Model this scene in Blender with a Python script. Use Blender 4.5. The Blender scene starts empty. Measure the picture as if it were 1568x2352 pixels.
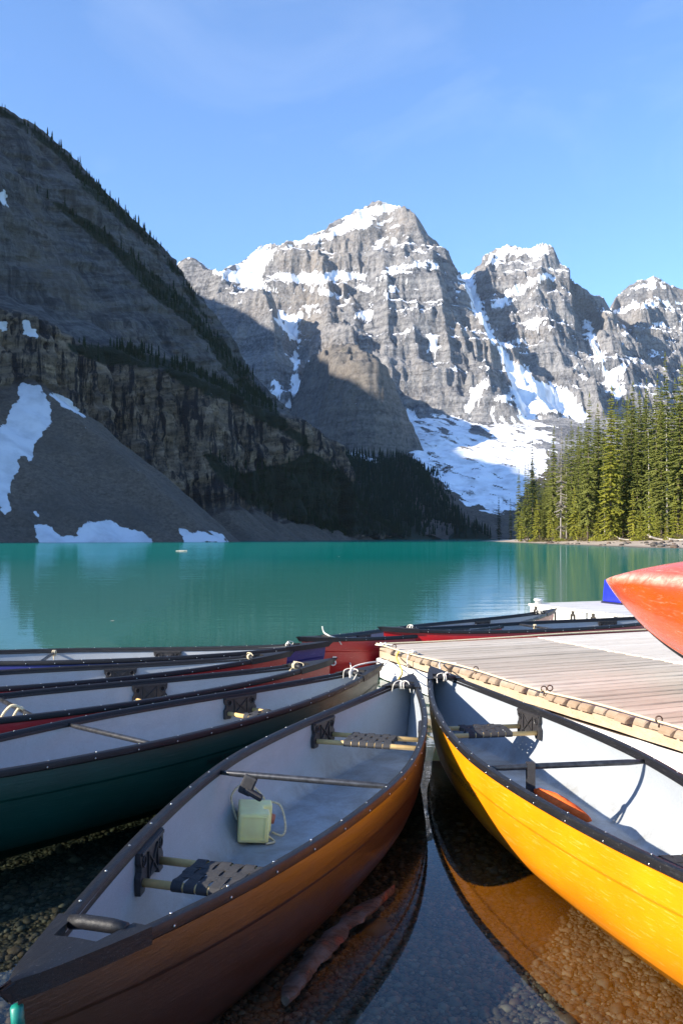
import bpy, bmesh, math, random
import numpy as np
from mathutils import Vector, Matrix

random.seed(7)
SC = bpy.context.scene
C = SC.collection
R = math.radians
PI = math.pi

# ------------------------------------------------------------------ camera, sky, sun, exposure
EYE = 1.62          # camera height above the lake surface
cam_d = bpy.data.cameras.new('camera')
cam = bpy.data.objects.new('camera', cam_d); C.objects.link(cam)
cam.location = (0, 0, EYE); cam.rotation_euler = (R(90), 0, 0)
cam_d.sensor_fit = 'VERTICAL'; cam_d.sensor_height = 36; cam_d.sensor_width = 24
cam_d.lens = 30.0; cam_d.shift_y = 61 / 2352
cam_d.clip_start = 0.05; cam_d.clip_end = 20000
SC.camera = cam

SUN_EL, SUN_AZ = R(26), math.atan2(-0.91, -0.42)      # azimuth clockwise from +Y
TO_SUN = Vector((math.sin(SUN_AZ) * math.cos(SUN_EL), math.cos(SUN_AZ) * math.cos(SUN_EL), math.sin(SUN_EL)))
w = bpy.data.worlds.new('World'); SC.world = w; w.use_nodes = True
nt = w.node_tree; nt.nodes.clear()
sky = nt.nodes.new('ShaderNodeTexSky'); sky.sky_type = 'NISHITA'; sky.sun_disc = False
sky.sun_elevation = SUN_EL; sky.sun_rotation = SUN_AZ % (2 * PI)
sky.altitude = 1900; sky.air_density = 1.35; sky.dust_density = 0.6; sky.ozone_density = 2.0
SKY_STRENGTH = 0.105
bg = nt.nodes.new('ShaderNodeBackground'); bg.inputs['Strength'].default_value = SKY_STRENGTH
wo = nt.nodes.new('ShaderNodeOutputWorld')
# thin high cloud wisps mixed into the sky
tc = nt.nodes.new('ShaderNodeTexCoord')
mp = nt.nodes.new('ShaderNodeMapping'); mp.inputs['Scale'].default_value = (2.2, 2.2, 5.0); mp.inputs['Rotation'].default_value = (0.15, 0.3, 2.3); mp.inputs['Location'].default_value = (1.3, 2.4, 0.7)
nt.links.new(tc.outputs['Generated'], mp.inputs['Vector'])
n1 = nt.nodes.new('ShaderNodeTexNoise'); n1.inputs['Scale'].default_value = 1.7; n1.inputs['Detail'].default_value = 8
n1.inputs['Roughness'].default_value = 0.55; n1.inputs['Distortion'].default_value = 0.6
nt.links.new(mp.outputs[0], n1.inputs['Vector'])
rm = nt.nodes.new('ShaderNodeMapRange'); rm.inputs['From Min'].default_value = 0.52; rm.inputs['From Max'].default_value = 0.85
rm.inputs['To Max'].default_value = 0.12
nt.links.new(n1.outputs[0], rm.inputs['Value'])
mx = nt.nodes.new('ShaderNodeMix'); mx.data_type = 'RGBA'
nt.links.new(rm.outputs[0], mx.inputs[0]); 
tint = nt.nodes.new('ShaderNodeMix'); tint.data_type = 'RGBA'; tint.blend_type = 'MULTIPLY'; tint.inputs[0].default_value = 1
nt.links.new(sky.outputs[0], tint.inputs[6]); tint.inputs[7].default_value = (0.80, 1.04, 1.36, 1)
nt.links.new(tint.outputs[2], mx.inputs[6])
mx.inputs[7].default_value = (6.0, 6.6, 7.4, 1)
nt.links.new(mx.outputs[2], bg.inputs['Color']); nt.links.new(bg.outputs[0], wo.inputs[0])

sun_d = bpy.data.lights.new('sun', 'SUN'); sun_d.energy = 5.0; sun_d.angle = R(0.53); sun_d.color = (1.0, 0.90, 0.76)
sun = bpy.data.objects.new('sun', sun_d); C.objects.link(sun)
sun.rotation_euler = TO_SUN.to_track_quat('Z', 'Y').to_euler()
sun.location = TO_SUN * 50

SC.render.engine = 'CYCLES'
SC.view_settings.view_transform = 'Standard'; SC.view_settings.look = 'None'
SC.view_settings.exposure = 1.15; SC.view_settings.gamma = 1.0; SC.view_settings.use_curve_mapping = False
SC.cycles.max_bounces = 8; SC.cycles.transparent_max_bounces = 16
SC.cycles.caustics_reflective = False; SC.cycles.caustics_refractive = False

# ------------------------------------------------------------------ helpers
def at(px, py, d):
    """a point seen at (px, py) of the 1568x2352 photo at distance d"""
    return ((px - 784) / 1960 * d, d, EYE + (1237 - py) / 1960 * d)

def on_z(px, py, z):
    d = (EYE - z) * 1960 / (py - 1237)
    return Vector(((px - 784) / 1960 * d, d, z))

def tag(o, label=None, cat=None, group=None, kind=None):
    if label: o['label'] = label
    if cat: o['category'] = cat
    if group: o['group'] = group
    if kind: o['kind'] = kind
    return o

def empty(name, loc=(0, 0, 0), rz=0.0):
    o = bpy.data.objects.new(name, None); C.objects.link(o)
    o.location = loc; o.rotation_euler = (0, 0, rz); o.empty_display_size = 0.1
    return o

def link(name, me, parent=None, mat=None, loc=None):
    if mat is not None and not me.materials: me.materials.append(mat)
    o = bpy.data.objects.new(name, me); C.objects.link(o)
    if parent is not None: o.parent = parent
    if loc is not None: o.location = loc
    return o

def smooth(me, on=True):
    me.polygons.foreach_set('use_smooth', [on] * len(me.polygons)); return me

def mesh_np(name, verts, faces, mat=None, sm=True, attrs=None):
    """verts (n,3) and faces (m,k) numpy arrays to a mesh"""
    me = bpy.data.meshes.new(name)
    verts = np.ascontiguousarray(verts, np.float32); faces = np.ascontiguousarray(faces, np.int32)
    m, k = faces.shape
    me.vertices.add(len(verts)); me.vertices.foreach_set('co', verts.ravel())
    me.loops.add(m * k); me.loops.foreach_set('vertex_index', faces.ravel())
    me.polygons.add(m); me.polygons.foreach_set('loop_start', np.arange(m, dtype=np.int32) * k)
    me.polygons.foreach_set('loop_total', np.full(m, k, np.int32))
    me.polygons.foreach_set('use_smooth', np.full(m, sm))
    for an, av in (attrs or {}).items():
        a = me.attributes.new(an, 'FLOAT', 'POINT'); a.data.foreach_set('value', np.ascontiguousarray(av, np.float32).ravel())
    me.update(calc_edges=True)
    if mat: me.materials.append(mat)
    return me

def grid_faces(ny, nx):
    i = np.arange(ny * nx).reshape(ny, nx)
    return np.stack([i[:-1, :-1], i[:-1, 1:], i[1:, 1:], i[1:, :-1]], -1).reshape(-1, 4)

class MB:
    """collects shapes into one mesh"""
    def __init__(s): s.v = []; s.f = []; s.m = []
    def add(s, vs, fs, mi=0):
        b = len(s.v); s.v += [tuple(v) for v in vs]; s.f += [tuple(i + b for i in f) for f in fs]; s.m += [mi] * len(fs)
    def box(s, c, size, rot=None, mi=0, taper=1.0):
        x, y, z = size[0] / 2, size[1] / 2, size[2] / 2
        vs = [Vector((sx * x * (taper if sz > 0 else 1), sy * y * (taper if sz > 0 else 1), sz * z)) for sz in (-1, 1) for sy in (-1, 1) for sx in (-1, 1)]
        if rot is not None: vs = [rot @ v for v in vs]
        vs = [v + Vector(c) for v in vs]
        s.add(vs, [(0, 2, 3, 1), (4, 5, 7, 6), (0, 1, 5, 4), (2, 6, 7, 3), (0, 4, 6, 2), (1, 3, 7, 5)], mi)
    def tube(s, pts, r, n=8, mi=0, caps=True, flat=1.0):
        pts = [Vector(p) for p in pts]; rings = []
        up = Vector((0, 0, 1))
        for i, p in enumerate(pts):
            t = (pts[min(i + 1, len(pts) - 1)] - pts[max(i - 1, 0)]).normalized()
            a = t.cross(up)
            if a.length < 0.05: a = t.cross(Vector((1, 0, 0)))
            a.normalize(); b = a.cross(t).normalized()
            rr = r[i] if isinstance(r, (list, tuple)) else r
            rings.append([p + (a * math.cos(2 * PI * k / n) + b * flat * math.sin(2 * PI * k / n)) * rr for k in range(n)])
        vs = [v for ring in rings for v in ring]
        fs = [(i * n + k, i * n + (k + 1) % n, (i + 1) * n + (k + 1) % n, (i + 1) * n + k) for i in range(len(pts) - 1) for k in range(n)]
        if caps: fs += [tuple(range(n - 1, -1, -1)), tuple(range((len(pts) - 1) * n, len(pts) * n))]
        s.add(vs, fs, mi)
    def prism(s, outline, axis_from, ux, uy, un, depth, mi=0):
        o = Vector(axis_from); n = len(outline)
        f0 = [o + ux * a + uy * b for a, b in outline]; f1 = [v + un * depth for v in f0]
        s.add(f0 + f1, [tuple(range(n - 1, -1, -1)), tuple(range(n, 2 * n))] + [(i, (i + 1) % n, n + (i + 1) % n, n + i) for i in range(n)], mi)
    def mesh(s, name, mats=(), sm=False):
        me = bpy.data.meshes.new(name); me.from_pydata(s.v, [], s.f)
        for m in (mats if isinstance(mats, (list, tuple)) else [mats]): me.materials.append(m)
        if len(me.materials) > 1: me.polygons.foreach_set('material_index', s.m)
        if sm: smooth(me)
        me.update(); return me
    def build(s, name, mats, parent=None, sm=False, loc=None):
        return link(name, s.mesh(name, mats, sm), parent, None, loc)

def soften(me, w=0.006, seg=2, ang=30):
    bm = bmesh.new(); bm.from_mesh(me)
    bmesh.ops.remove_doubles(bm, verts=bm.verts, dist=1e-5)
    bmesh.ops.recalc_face_normals(bm, faces=bm.faces)
    es = [e for e in bm.edges if len(e.link_faces) == 2 and e.calc_face_angle(0) > R(ang)]
    bmesh.ops.bevel(bm, geom=es, offset=w, segments=seg, affect='EDGES', profile=0.5, clamp_overlap=True)
    bm.to_mesh(me); bm.free(); me.update(); return me

def spline(pts, n=8):
    pts = [Vector(p) for p in pts]; P = [pts[0]] + pts + [pts[-1]]; out = []
    for i in range(1, len(P) - 2):
        for k in range(n):
            t = k / n
            out.append(0.5 * ((2 * P[i]) + (-P[i - 1] + P[i + 1]) * t + (2 * P[i - 1] - 5 * P[i] + 4 * P[i + 1] - P[i + 2]) * t * t + (-P[i - 1] + 3 * P[i] - 3 * P[i + 1] + P[i + 2]) * t ** 3))
    return out + [pts[-1]]

# ---- numpy noise
def _h(ix, iy, iz, seed):
    h = (ix.astype(np.uint32) * np.uint32(374761393)) ^ (iy.astype(np.uint32) * np.uint32(668265263)) ^ (iz.astype(np.uint32) * np.uint32(2147483647 - 1013)) ^ np.uint32(seed * 974711 + 12345)
    h = (h ^ (h >> np.uint32(13))) * np.uint32(1274126177)
    h = (h ^ (h >> np.uint32(16))) * np.uint32(2246822519)
    return ((h ^ (h >> np.uint32(15))) & np.uint32(0xFFFFFF)).astype(np.float32) / np.float32(0xFFFFFF) * 2 - 1

def vn(x, y, z=None, seed=0):
    x = np.asarray(x, np.float32); y = np.asarray(y, np.float32)
    fx = np.floor(x); fy = np.floor(y); tx = x - fx; ty = y - fy
    ix = fx.astype(np.int64); iy = fy.astype(np.int64)
    tx = tx * tx * tx * (tx * (tx * 6 - 15) + 10); ty = ty * ty * ty * (ty * (ty * 6 - 15) + 10)
    def layer(iz):
        a = _h(ix, iy, iz, seed); b = _h(ix + 1, iy, iz, seed); c = _h(ix, iy + 1, iz, seed); d = _h(ix + 1, iy + 1, iz, seed)
        return (a + (b - a) * tx) * (1 - ty) + (c + (d - c) * tx) * ty
    if z is None: return layer(np.zeros_like(ix))
    z = np.asarray(z, np.float32); fz = np.floor(z); tz = z - fz; iz = fz.astype(np.int64)
    tz = tz * tz * tz * (tz * (tz * 6 - 15) + 10)
    return layer(iz) * (1 - tz) + layer(iz + 1) * tz

def fbm(x, y, z=None, oct=5, seed=0, gain=0.5, ridged=False):
    s = 0; a = 1.0; n = 0; f = 1.0
    for o in range(oct):
        v = vn(x * f + 17.3 * o, y * f - 9.1 * o, None if z is None else z * f + 3.7 * o, seed + o)
        if ridged: v = 1 - 2 * np.abs(v)
        s = s + a * v; n += a; a *= gain; f *= 2.03
    return s / n

def sstep(a, b, x):
    t = np.clip((x - a) / (b - a), 0, 1); return t * t * (3 - 2 * t)

def inpoly(px, py, poly):
    """signed distance in px to a polygon: positive inside"""
    ins = np.zeros(px.shape, bool); dmin = np.full(px.shape, 1e9, np.float32)
    n = len(poly)
    for i in range(n):
        x0, y0 = poly[i]; x1, y1 = poly[(i + 1) % n]
        c = ((y0 > py) != (y1 > py)) & (px < (x1 - x0) * (py - y0) / (y1 - y0 + 1e-9) + x0)
        ins ^= c
        dx, dy = x1 - x0, y1 - y0
        t = np.clip(((px - x0) * dx + (py - y0) * dy) / (dx * dx + dy * dy + 1e-9), 0, 1)
        dmin = np.minimum(dmin, np.hypot(px - x0 - t * dx, py - y0 - t * dy))
    return np.where(ins, dmin, -dmin)

# ------------------------------------------------------------------ materials
class NT:
    def __init__(s, name):
        s.m = bpy.data.materials.new(name); s.m.use_nodes = True; s.t = s.m.node_tree; s.t.nodes.clear()
        s.out = s.t.nodes.new('ShaderNodeOutputMaterial')
    def n(s, typ, ins=None, **kw):
        nd = s.t.nodes.new('ShaderNode' + typ)
        for k, v in kw.items(): setattr(nd, k, v)
        for k, v in (ins or {}).items():
            sk = nd.inputs[k]
            if isinstance(v, bpy.types.NodeSocket): s.t.links.new(v, sk)
            elif sk.type == 'RGBA' and len(v) == 3: sk.default_value = (*v, 1)
            else: sk.default_value = v
        return nd
    def pos(s): return s.n('NewGeometry').outputs['Position']
    def obj(s): return s.n('TexCoord').outputs['Object']
    def scale(s, v, sc, loc=(0, 0, 0), rot=(0, 0, 0)): return s.n('Mapping', {'Vector': v, 'Scale': sc, 'Location': loc, 'Rotation': rot}).outputs[0]
    def noise(s, v, sc, det=6, ro=0.55, dist=0.0): return s.n('TexNoise', {'Vector': v, 'Scale': sc, 'Detail': det, 'Roughness': ro, 'Distortion': dist}).outputs[0]
    def ramp(s, f, a, b, lo=0.0, hi=1.0, smooth=False): return s.n('MapRange', {'Value': f, 'From Min': a, 'From Max': b, 'To Min': lo, 'To Max': hi}, interpolation_type='SMOOTHSTEP' if smooth else 'LINEAR').outputs[0]
    def mix(s, f, a, b):
        nd = s.n('Mix', {0: f}, data_type='RGBA')
        for i, v in ((6, a), (7, b)):
            if isinstance(v, bpy.types.NodeSocket): s.t.links.new(v, nd.inputs[i])
            else: nd.inputs[i].default_value = (*v, 1)
        return nd.outputs[2]
    def math(s, op, a, b=0.0, c=0.0, clamp=False):
        nd = s.n('Math', operation=op); nd.use_clamp = clamp
        for i, v in enumerate((a, b, c)):
            if isinstance(v, bpy.types.NodeSocket): s.t.links.new(v, nd.inputs[i])
            else: nd.inputs[i].default_value = v
        return nd.outputs[0]
    def attr(s, name): return s.n('Attribute', attribute_name=name).outputs['Fac']
    def bump(s, h, dist, strength=1.0, nrm=None):
        d = {'Height': h, 'Distance': dist, 'Strength': strength}
        if nrm is not None: d['Normal'] = nrm
        return s.n('Bump', d).outputs[0]
    def bsdf(s, col, rough=0.7, nrm=None, spec=0.5, metal=0.0, **kw):
        d = {'Base Color': col, 'Roughness': rough, 'Specular IOR Level': spec, 'Metallic': metal}
        if nrm is not None: d['Normal'] = nrm
        d.update(kw)
        b = s.n('BsdfPrincipled', d); s.t.links.new(b.outputs[0], s.out.inputs[0]); return b
    def fin(s, sh=None):
        if sh is not None: s.t.links.new(sh, s.out.inputs[0])
        return s.m

def plain(name, col, rough=0.6, spec=0.5, metal=0.0, var=0.15, scale=20, bump=0.0, bscale=80, **kw):
    t = NT(name); o = t.obj()
    f = t.noise(o, scale, 5)
    c = t.mix(t.ramp(f, 0.3, 0.7), [x * (1 - var) for x in col], [min(1, x * (1 + var)) for x in col])
    nr = t.bump(t.noise(o, bscale, 3), bump) if bump else None
    t.bsdf(c, rough, nr, spec, metal, **kw); return t.m

def rock_mat(name, base, dark, warm, strata=0.02, streak=0.0, snowcol=(0.82, 0.85, 0.9), bumpd=3.0, sc=1.0, tilt=(0, 0, 0), cliffs=False, warp=60.0):
    t = NT(name); p = t.pos()
    big = t.noise(p, 0.004 * sc, 6, 0.6)
    mid = t.noise(p, 0.03 * sc, 8, 0.65)
    warpv = t.n('VectorMath', {0: p, 1: t.n('CombineXYZ', {'Z': t.math('MULTIPLY', big, warp)}).outputs[0]}, operation='ADD').outputs[0]
    if cliffs:   # the beds dip along the ridge
        dp = t.n('VectorMath', {0: p, 1: (0.55, 0.835, 0.0)}, operation='DOT_PRODUCT').outputs['Value']
        warpv = t.n('VectorMath', {0: warpv, 1: t.n('CombineXYZ', {'Z': t.math('MULTIPLY', dp, -0.26)}).outputs[0]}, operation='ADD').outputs[0]
    layers = t.noise(t.scale(warpv, (0.15 * strata, 0.15 * strata, 4.0 * strata), rot=tilt), 1.0, 5, 0.6)
    vert = t.noise(t.scale(p, (0.09 * sc, 0.09 * sc, 0.008 * sc)), 1.0, 7, 0.7)
    c = t.mix(t.ramp(layers, 0.40, 0.60), dark, base)
    c = t.mix(t.math('MULTIPLY', t.ramp(big, 0.47, 0.66), 0.8), c, warm)
    c = t.mix(t.math('MULTIPLY', t.ramp(vert, 0.50, 0.36), 0.25 + streak), c, [x * 0.45 for x in dark])
    c = t.mix(t.ramp(mid, 0.30, 0.62, 0.75, 0.0), c, [x * 0.55 for x in base])
    fine = t.noise(p, 0.16 * sc, 6, 0.7)
    c = t.mix(t.ramp(fine, 0.42, 0.62, 0.0, 0.45), c, [min(1, x * 1.45) for x in base])
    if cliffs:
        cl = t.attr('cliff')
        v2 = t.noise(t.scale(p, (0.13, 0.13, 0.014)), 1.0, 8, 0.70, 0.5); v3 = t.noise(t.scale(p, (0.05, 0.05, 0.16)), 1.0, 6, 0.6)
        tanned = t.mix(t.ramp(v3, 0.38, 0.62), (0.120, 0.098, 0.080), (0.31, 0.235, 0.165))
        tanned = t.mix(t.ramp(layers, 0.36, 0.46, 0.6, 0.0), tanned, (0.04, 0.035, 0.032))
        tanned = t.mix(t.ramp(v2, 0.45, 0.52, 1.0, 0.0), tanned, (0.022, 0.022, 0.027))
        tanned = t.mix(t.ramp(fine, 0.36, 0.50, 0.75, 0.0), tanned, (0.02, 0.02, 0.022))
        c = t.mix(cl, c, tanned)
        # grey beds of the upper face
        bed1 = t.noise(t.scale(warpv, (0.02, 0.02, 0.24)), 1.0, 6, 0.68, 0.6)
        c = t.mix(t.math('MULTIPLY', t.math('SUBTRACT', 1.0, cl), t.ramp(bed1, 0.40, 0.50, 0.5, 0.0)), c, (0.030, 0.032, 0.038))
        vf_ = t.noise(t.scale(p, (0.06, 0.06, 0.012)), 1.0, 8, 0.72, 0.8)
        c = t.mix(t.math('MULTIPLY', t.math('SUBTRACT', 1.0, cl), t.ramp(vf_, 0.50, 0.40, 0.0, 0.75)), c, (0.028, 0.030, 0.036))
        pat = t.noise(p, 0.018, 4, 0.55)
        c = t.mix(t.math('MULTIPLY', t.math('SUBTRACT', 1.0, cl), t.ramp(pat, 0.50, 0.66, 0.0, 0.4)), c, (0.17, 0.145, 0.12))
    talus = t.attr('talus')
    tv = t.n('SeparateColor', {0: t.n('TexVoronoi', {'Vector': p, 'Scale': 0.55 * sc}).outputs['Color']}).outputs[0]
    tn = t.math('ADD', t.math('MULTIPLY', t.noise(p, 0.30 * sc, 9, 0.8), 0.87), t.math('MULTIPLY', tv, 0.13))
    tal = t.mix(t.ramp(tn, 0.34, 0.66), (0.058, 0.047, 0.038), (0.152, 0.124, 0.100))
    tal = t.mix(t.ramp(t.noise(p, 0.022 * sc, 5, 0.6), 0.42, 0.62, 0.0, 0.5), tal, (0.060, 0.056, 0.052))
    c = t.mix(talus, c, tal)
    veg = t.math('ADD', t.attr('veg'), t.math('MULTIPLY', t.math('SUBTRACT', mid, 0.5), 1.4))
    c = t.mix(t.ramp(veg, 0.45, 0.65), c, (0.018, 0.026, 0.016))
    sn = t.math('ADD', t.attr('snow'), t.math('MULTIPLY', t.math('SUBTRACT', t.noise(p, 0.05 * sc, 6, 0.65), 0.5), 1.7))
    sn = t.math('ADD', sn, t.math('MULTIPLY', t.math('SUBTRACT', t.noise(p, 0.34 * sc, 6, 0.7), 0.5), 1.1))
    snf = t.ramp(sn, 0.44, 0.54)
    sc_dirt = t.mix(t.ramp(t.noise(t.scale(p, (0.05 * sc, 0.05 * sc, 0.02 * sc)), 1, 6), 0.48, 0.70, 0, 0.8), snowcol, [x * .62 for x in snowcol])
    c = t.mix(snf, c, sc_dirt)
    h = t.math('ADD', t.math('MULTIPLY', mid, 1.0), t.math('ADD', t.math('MULTIPLY', layers, 0.8), t.math('ADD', t.math('MULTIPLY', fine, 0.35), t.math('MULTIPLY', vert, 0.6))))
    soft = t.math('MAXIMUM', snf, t.math('MULTIPLY', talus, 0.75))
    h = t.math('MULTIPLY', h, t.math('SUBTRACT', 1.0, t.math('MULTIPLY', soft, 0.9)))
    t.bsdf(c, 0.9, t.bump(h, bumpd, 1.0), 0.2)
    return t.m
# ------------------------------------------------------------------ the valley: far massif, middle buttress, near mountain
def seg_dist(X, Y, pts):
    """for a polyline of (x, y, z): distance to it and ridge height at the nearest place, taking the best h - dist"""
    best = None
    for (x0, y0, z0), (x1, y1, z1) in zip(pts[:-1], pts[1:]):
        dx, dy = x1 - x0, y1 - y0
        t = np.clip(((X - x0) * dx + (Y - y0) * dy) / (dx * dx + dy * dy), 0, 1)
        d = np.hypot(X - x0 - t * dx, Y - y0 - t * dy); z = z0 + t * (z1 - z0)
        yield d, z

def ridges(X, Y, pts, prof):
    h = np.full(X.shape, -1e4, np.float32)
    for d, z in seg_dist(X, Y, pts): h = np.maximum(h, z - prof(d))
    return h

def P3(l): return [at(*q) for q in l]

SKY3 = P3([(330,690,2900),(385,640,2950),(408,608,2980),(425,594,2950),(443,590,2950),(458,602,2950),(478,620,3000),(505,626,3050),(545,612,3120),(575,585,3150),(600,569,3200),(618,566,3200),(640,572,3150),
           (680,556,3060),(745,541,3060),(770,520,3080),(790,504,3100),(830,485,3110),(860,470,3100),(880,468,3090),(905,477,3050),(930,479,3000),(945,500,2990),(962,540,3010),(990,555,3040),(1010,577,3080),(1040,620,3150),
           (1066,634,3350),(1085,622,3300),(1118,590,3250),(1145,576,3220),(1165,564,3200),(1200,573,3190),(1225,569,3170),(1250,561,3150),(1270,570,3130),(1285,605,3150),(1320,645,3200),(1350,680,3250),(1385,690,3350),
           (1402,716,3500),(1415,682,3600),(1440,661,3600),(1470,645,3600),(1500,634,3600),(1530,655,3600),(1555,666,3600),(1580,695,3600),(1660,720,3650)])
RIBS3 = [([(930,480,3000),(958,600,2860),(1005,700,2720),(1060,780,2600),(1120,835,2480),(1175,930,2380)], 1.25),
         ([(905,477,3050),(870,600,2880),(850,690,2760),(880,760,2650),(930,860,2500)], 1.6),
         ([(745,541,3060),(735,640,2880),(760,730,2700),(800,800,2520)], 1.5),
         ([(443,590,2950),(500,640,2800),(560,662,2720),(605,690,2650),(632,735,2560),(640,850,2440),(600,950,2380)], 1.9),
         ([(1165,564,3200),(1125,640,3080),(1112,700,3000),(1150,770,2880),(1190,825,2760)], 1.5),
         ([(1270,570,3130),(1240,660,2980),(1260,750,2860),(1300,830,2720),(1380,930,2560)], 1.35),
         ([(1320,645,3200),(1335,740,3050),(1330,840,2850)], 1.5),
         ([(1500,634,3600),(1480,740,3350),(1450,840,3050),(1470,930,2850)], 1.3),
         ([(1560,668,3600),(1560,780,3350),(1540,880,3000)], 1.3),
         ([(1105,880,2480),(1150,905,2400),(1180,985,2290)], 1.0),
         ([(1235,935,2450),(1275,950,2400),(1310,1000,2300)], 0.9)]
GULLY3 = [([(1068,636,3300),(1085,690,3080),(1125,760,2880),(1170,830,2650),(1225,880,2520)], 26),
          ([(615,640,3000),(655,715,2740),(680,760,2600),(676,840,2430),(650,940,2250)], 20),
          ([(1345,740,3150),(1385,850,2800)], 25)]

def height3(X, Y):
    wx = 55 * fbm(X / 230, Y / 230, oct=4, seed=1) + 14 * fbm(X / 48, Y / 48, oct=3, seed=5)
    wy = 55 * fbm(X / 230, Y / 230, oct=4, seed=11) + 14 * fbm(X / 48, Y / 48, oct=3, seed=15)
    Xw, Yw = X + wx, Y + wy
    h = np.maximum(ridges(Xw, Yw, SKY3, lambda d: 1.5 * np.minimum(d, 260) + 1.12 * np.maximum(d - 260, 0)),
                   ridges(X + 0.12 * wx, Y + 0.12 * wy, SKY3, lambda d: 3.2 * d - 6))
    for pts, s in RIBS3:
        h = np.maximum(h, ridges(Xw, Yw, P3(pts), lambda d: s * d))
    ground = np.clip(0.318 * (Y - 1310), -4, 330)
    for pts, wd in GULLY3:
        for d, z in seg_dist(X + 0.4 * wx, Y + 0.4 * wy, P3(pts)):
            h = np.where(d < wd * 2.6, np.minimum(h, np.maximum(z + np.maximum(d - wd, 0) * 1.6, z - 30)), h)
    rug = sstep(0, 60, h - ground)
    sd = np.full(X.shape, 1e9, np.float32)
    for d, z in seg_dist(X, Y, SKY3): sd = np.minimum(sd, d)
    rug = rug * (0.22 + 0.78 * sstep(10, 130, sd))
    # buttresses, beds and ledges
    h = h + rug * (48 * fbm(X / 90, Y / 170, oct=5, seed=21, ridged=True) + 13 * fbm(X / 17, Y / 34, oct=4, seed=31, ridged=True))
    dip = h + 0.05 * X + 22 * fbm(X / 300, Y / 300, oct=3, seed=41)
    for per, am in ((118, 0.62), (47, 0.60), (19, 0.45)):
        h = h + rug * am * per / (2 * PI) * np.sin(2 * PI * dip / per) * (0.65 + 0.5 * fbm(X / 150, Y / 150, h / 90, 2, seed=51))
    h = np.maximum(h, ground + 10 * fbm(X / 60, Y / 60, oct=4, seed=61))
    return h

def to_px(P):
    return 784 + 1960 * P[..., 0] / np.maximum(P[..., 1], 1), 1237 - 1960 * (P[..., 2] - EYE) / np.maximum(P[..., 1], 1)

def slope_nz(P):
    gx = np.gradient(P, axis=1); gy = np.gradient(P, axis=0)
    n = np.cross(gx, gy); n /= np.linalg.norm(n, axis=-1, keepdims=True) + 1e-9
    return np.abs(n[..., 2])

def maskpoly(px, py, polys, soft=7, jit=7, seed=0, P=None, nzb=None, js=1.0):
    m = np.full(px.shape, -1e3, np.float32)
    for q in polys: m = np.maximum(m, inpoly(px, py, q))
    j = jit * fbm(P[..., 0] / (22 * js), P[..., 2] / (14 * js), P[..., 1] / (60 * js), 5, seed=seed, gain=0.65)
    if nzb is not None: j = j + 26 * np.clip(nzb - 0.55, -0.45, 0.25)
    return np.clip(0.5 + (m + j) / (2 * soft), 0, 1)

SNOW3 = [
    [(540,615),(575,583),(602,564),(642,571),(628,590),(612,606),(606,634),(570,642),(500,634),(486,622)],
    [(490,624),(600,632),(612,650),(640,668),(600,668),(555,655),(520,640)],
    [(608,630),(700,626),(760,620),(842,630),(838,646),(770,640),(745,654),(690,650),(640,642)],
    [(640,574),(680,552),(742,537),(790,502),(830,481),(880,463),(918,478),(885,490),(856,500),(840,523),(800,530),(768,547),(700,558),(650,574)],
    [(855,515),(900,500),(910,508),(880,520)], [(850,560),(905,540),(915,552),(860,572)],
    [(855,645),(900,610),(960,600),(1010,606),(1000,618),(950,612),(905,630),(870,655)],
    [(700,668),(740,655),(800,690),(780,694)], [(760,640),(840,660),(900,655),(905,668),(830,672)], [(830,680),(880,668),(930,640),(940,650),(890,680)],
    [(640,705),(665,722),(690,712),(702,722),(692,738),(682,755),(692,788),(668,788),(650,768),(646,745),(626,737)],
    [(670,795),(684,800),(688,850),(690,880),(684,905),(662,950),(644,955),(656,920),(674,880)],
    [(626,870),(640,880),(652,905),(638,925),(622,912)], [(700,700),(725,712),(715,730),(690,725)],
    [(800,722),(850,708),(872,728),(840,742),(812,740)], [(930,760),(950,780),(940,800),(925,780)], [(980,750),(1010,790),(1000,830),(985,800)],
    [(1050,625),(1086,621),(1094,662),(1108,705),(1130,765),(1165,815),(1215,848),(1240,880),(1302,890),(1350,950),(1342,975),(1285,945),(1235,945),(1222,985),(1232,1020),(1190,1022),(1203,990),(1195,945),(1172,902),(1163,860),(1138,800),(1104,750),(1079,700),(1068,660)],
    [(905,925),(965,955),(1000,962),(1020,1010),(1060,960),(1080,990),(1110,1010),(1180,1025),(1250,1030),(1255,1075),(1215,1110),(1185,1165),(1150,1175),(1080,1160),(990,1090),(935,1030),(900,960)],
    [(1056,945),(1085,890),(1112,858),(1130,872),(1100,920),(1080,965)], [(1115,930),(1180,900),(1190,915),(1130,950)], [(1130,985),(1185,990),(1195,1015),(1130,1010)],
    [(1338,735),(1357,745),(1378,800),(1400,850),(1442,828),(1432,868),(1402,902),(1384,872),(1358,800)], [(1400,905),(1430,880),(1440,895),(1415,915)],
    [(1403,716),(1440,700),(1500,688),(1570,690),(1570,704),(1500,706),(1440,718)], [(1430,675),(1500,634),(1540,660),(1500,660)], [(1500,740),(1568,735),(1568,745),(1500,752)],
    [(1100,600),(1165,560),(1200,568),(1252,558),(1272,575),(1235,592),(1180,590),(1130,612)],
    [(1125,705),(1160,660),(1210,640),(1262,618),(1278,640),(1230,662),(1180,682),(1150,712)], [(1200,740),(1240,730),(1270,745),(1225,765)], [(1150,790),(1210,775),(1215,785),(1160,800)]]

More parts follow.
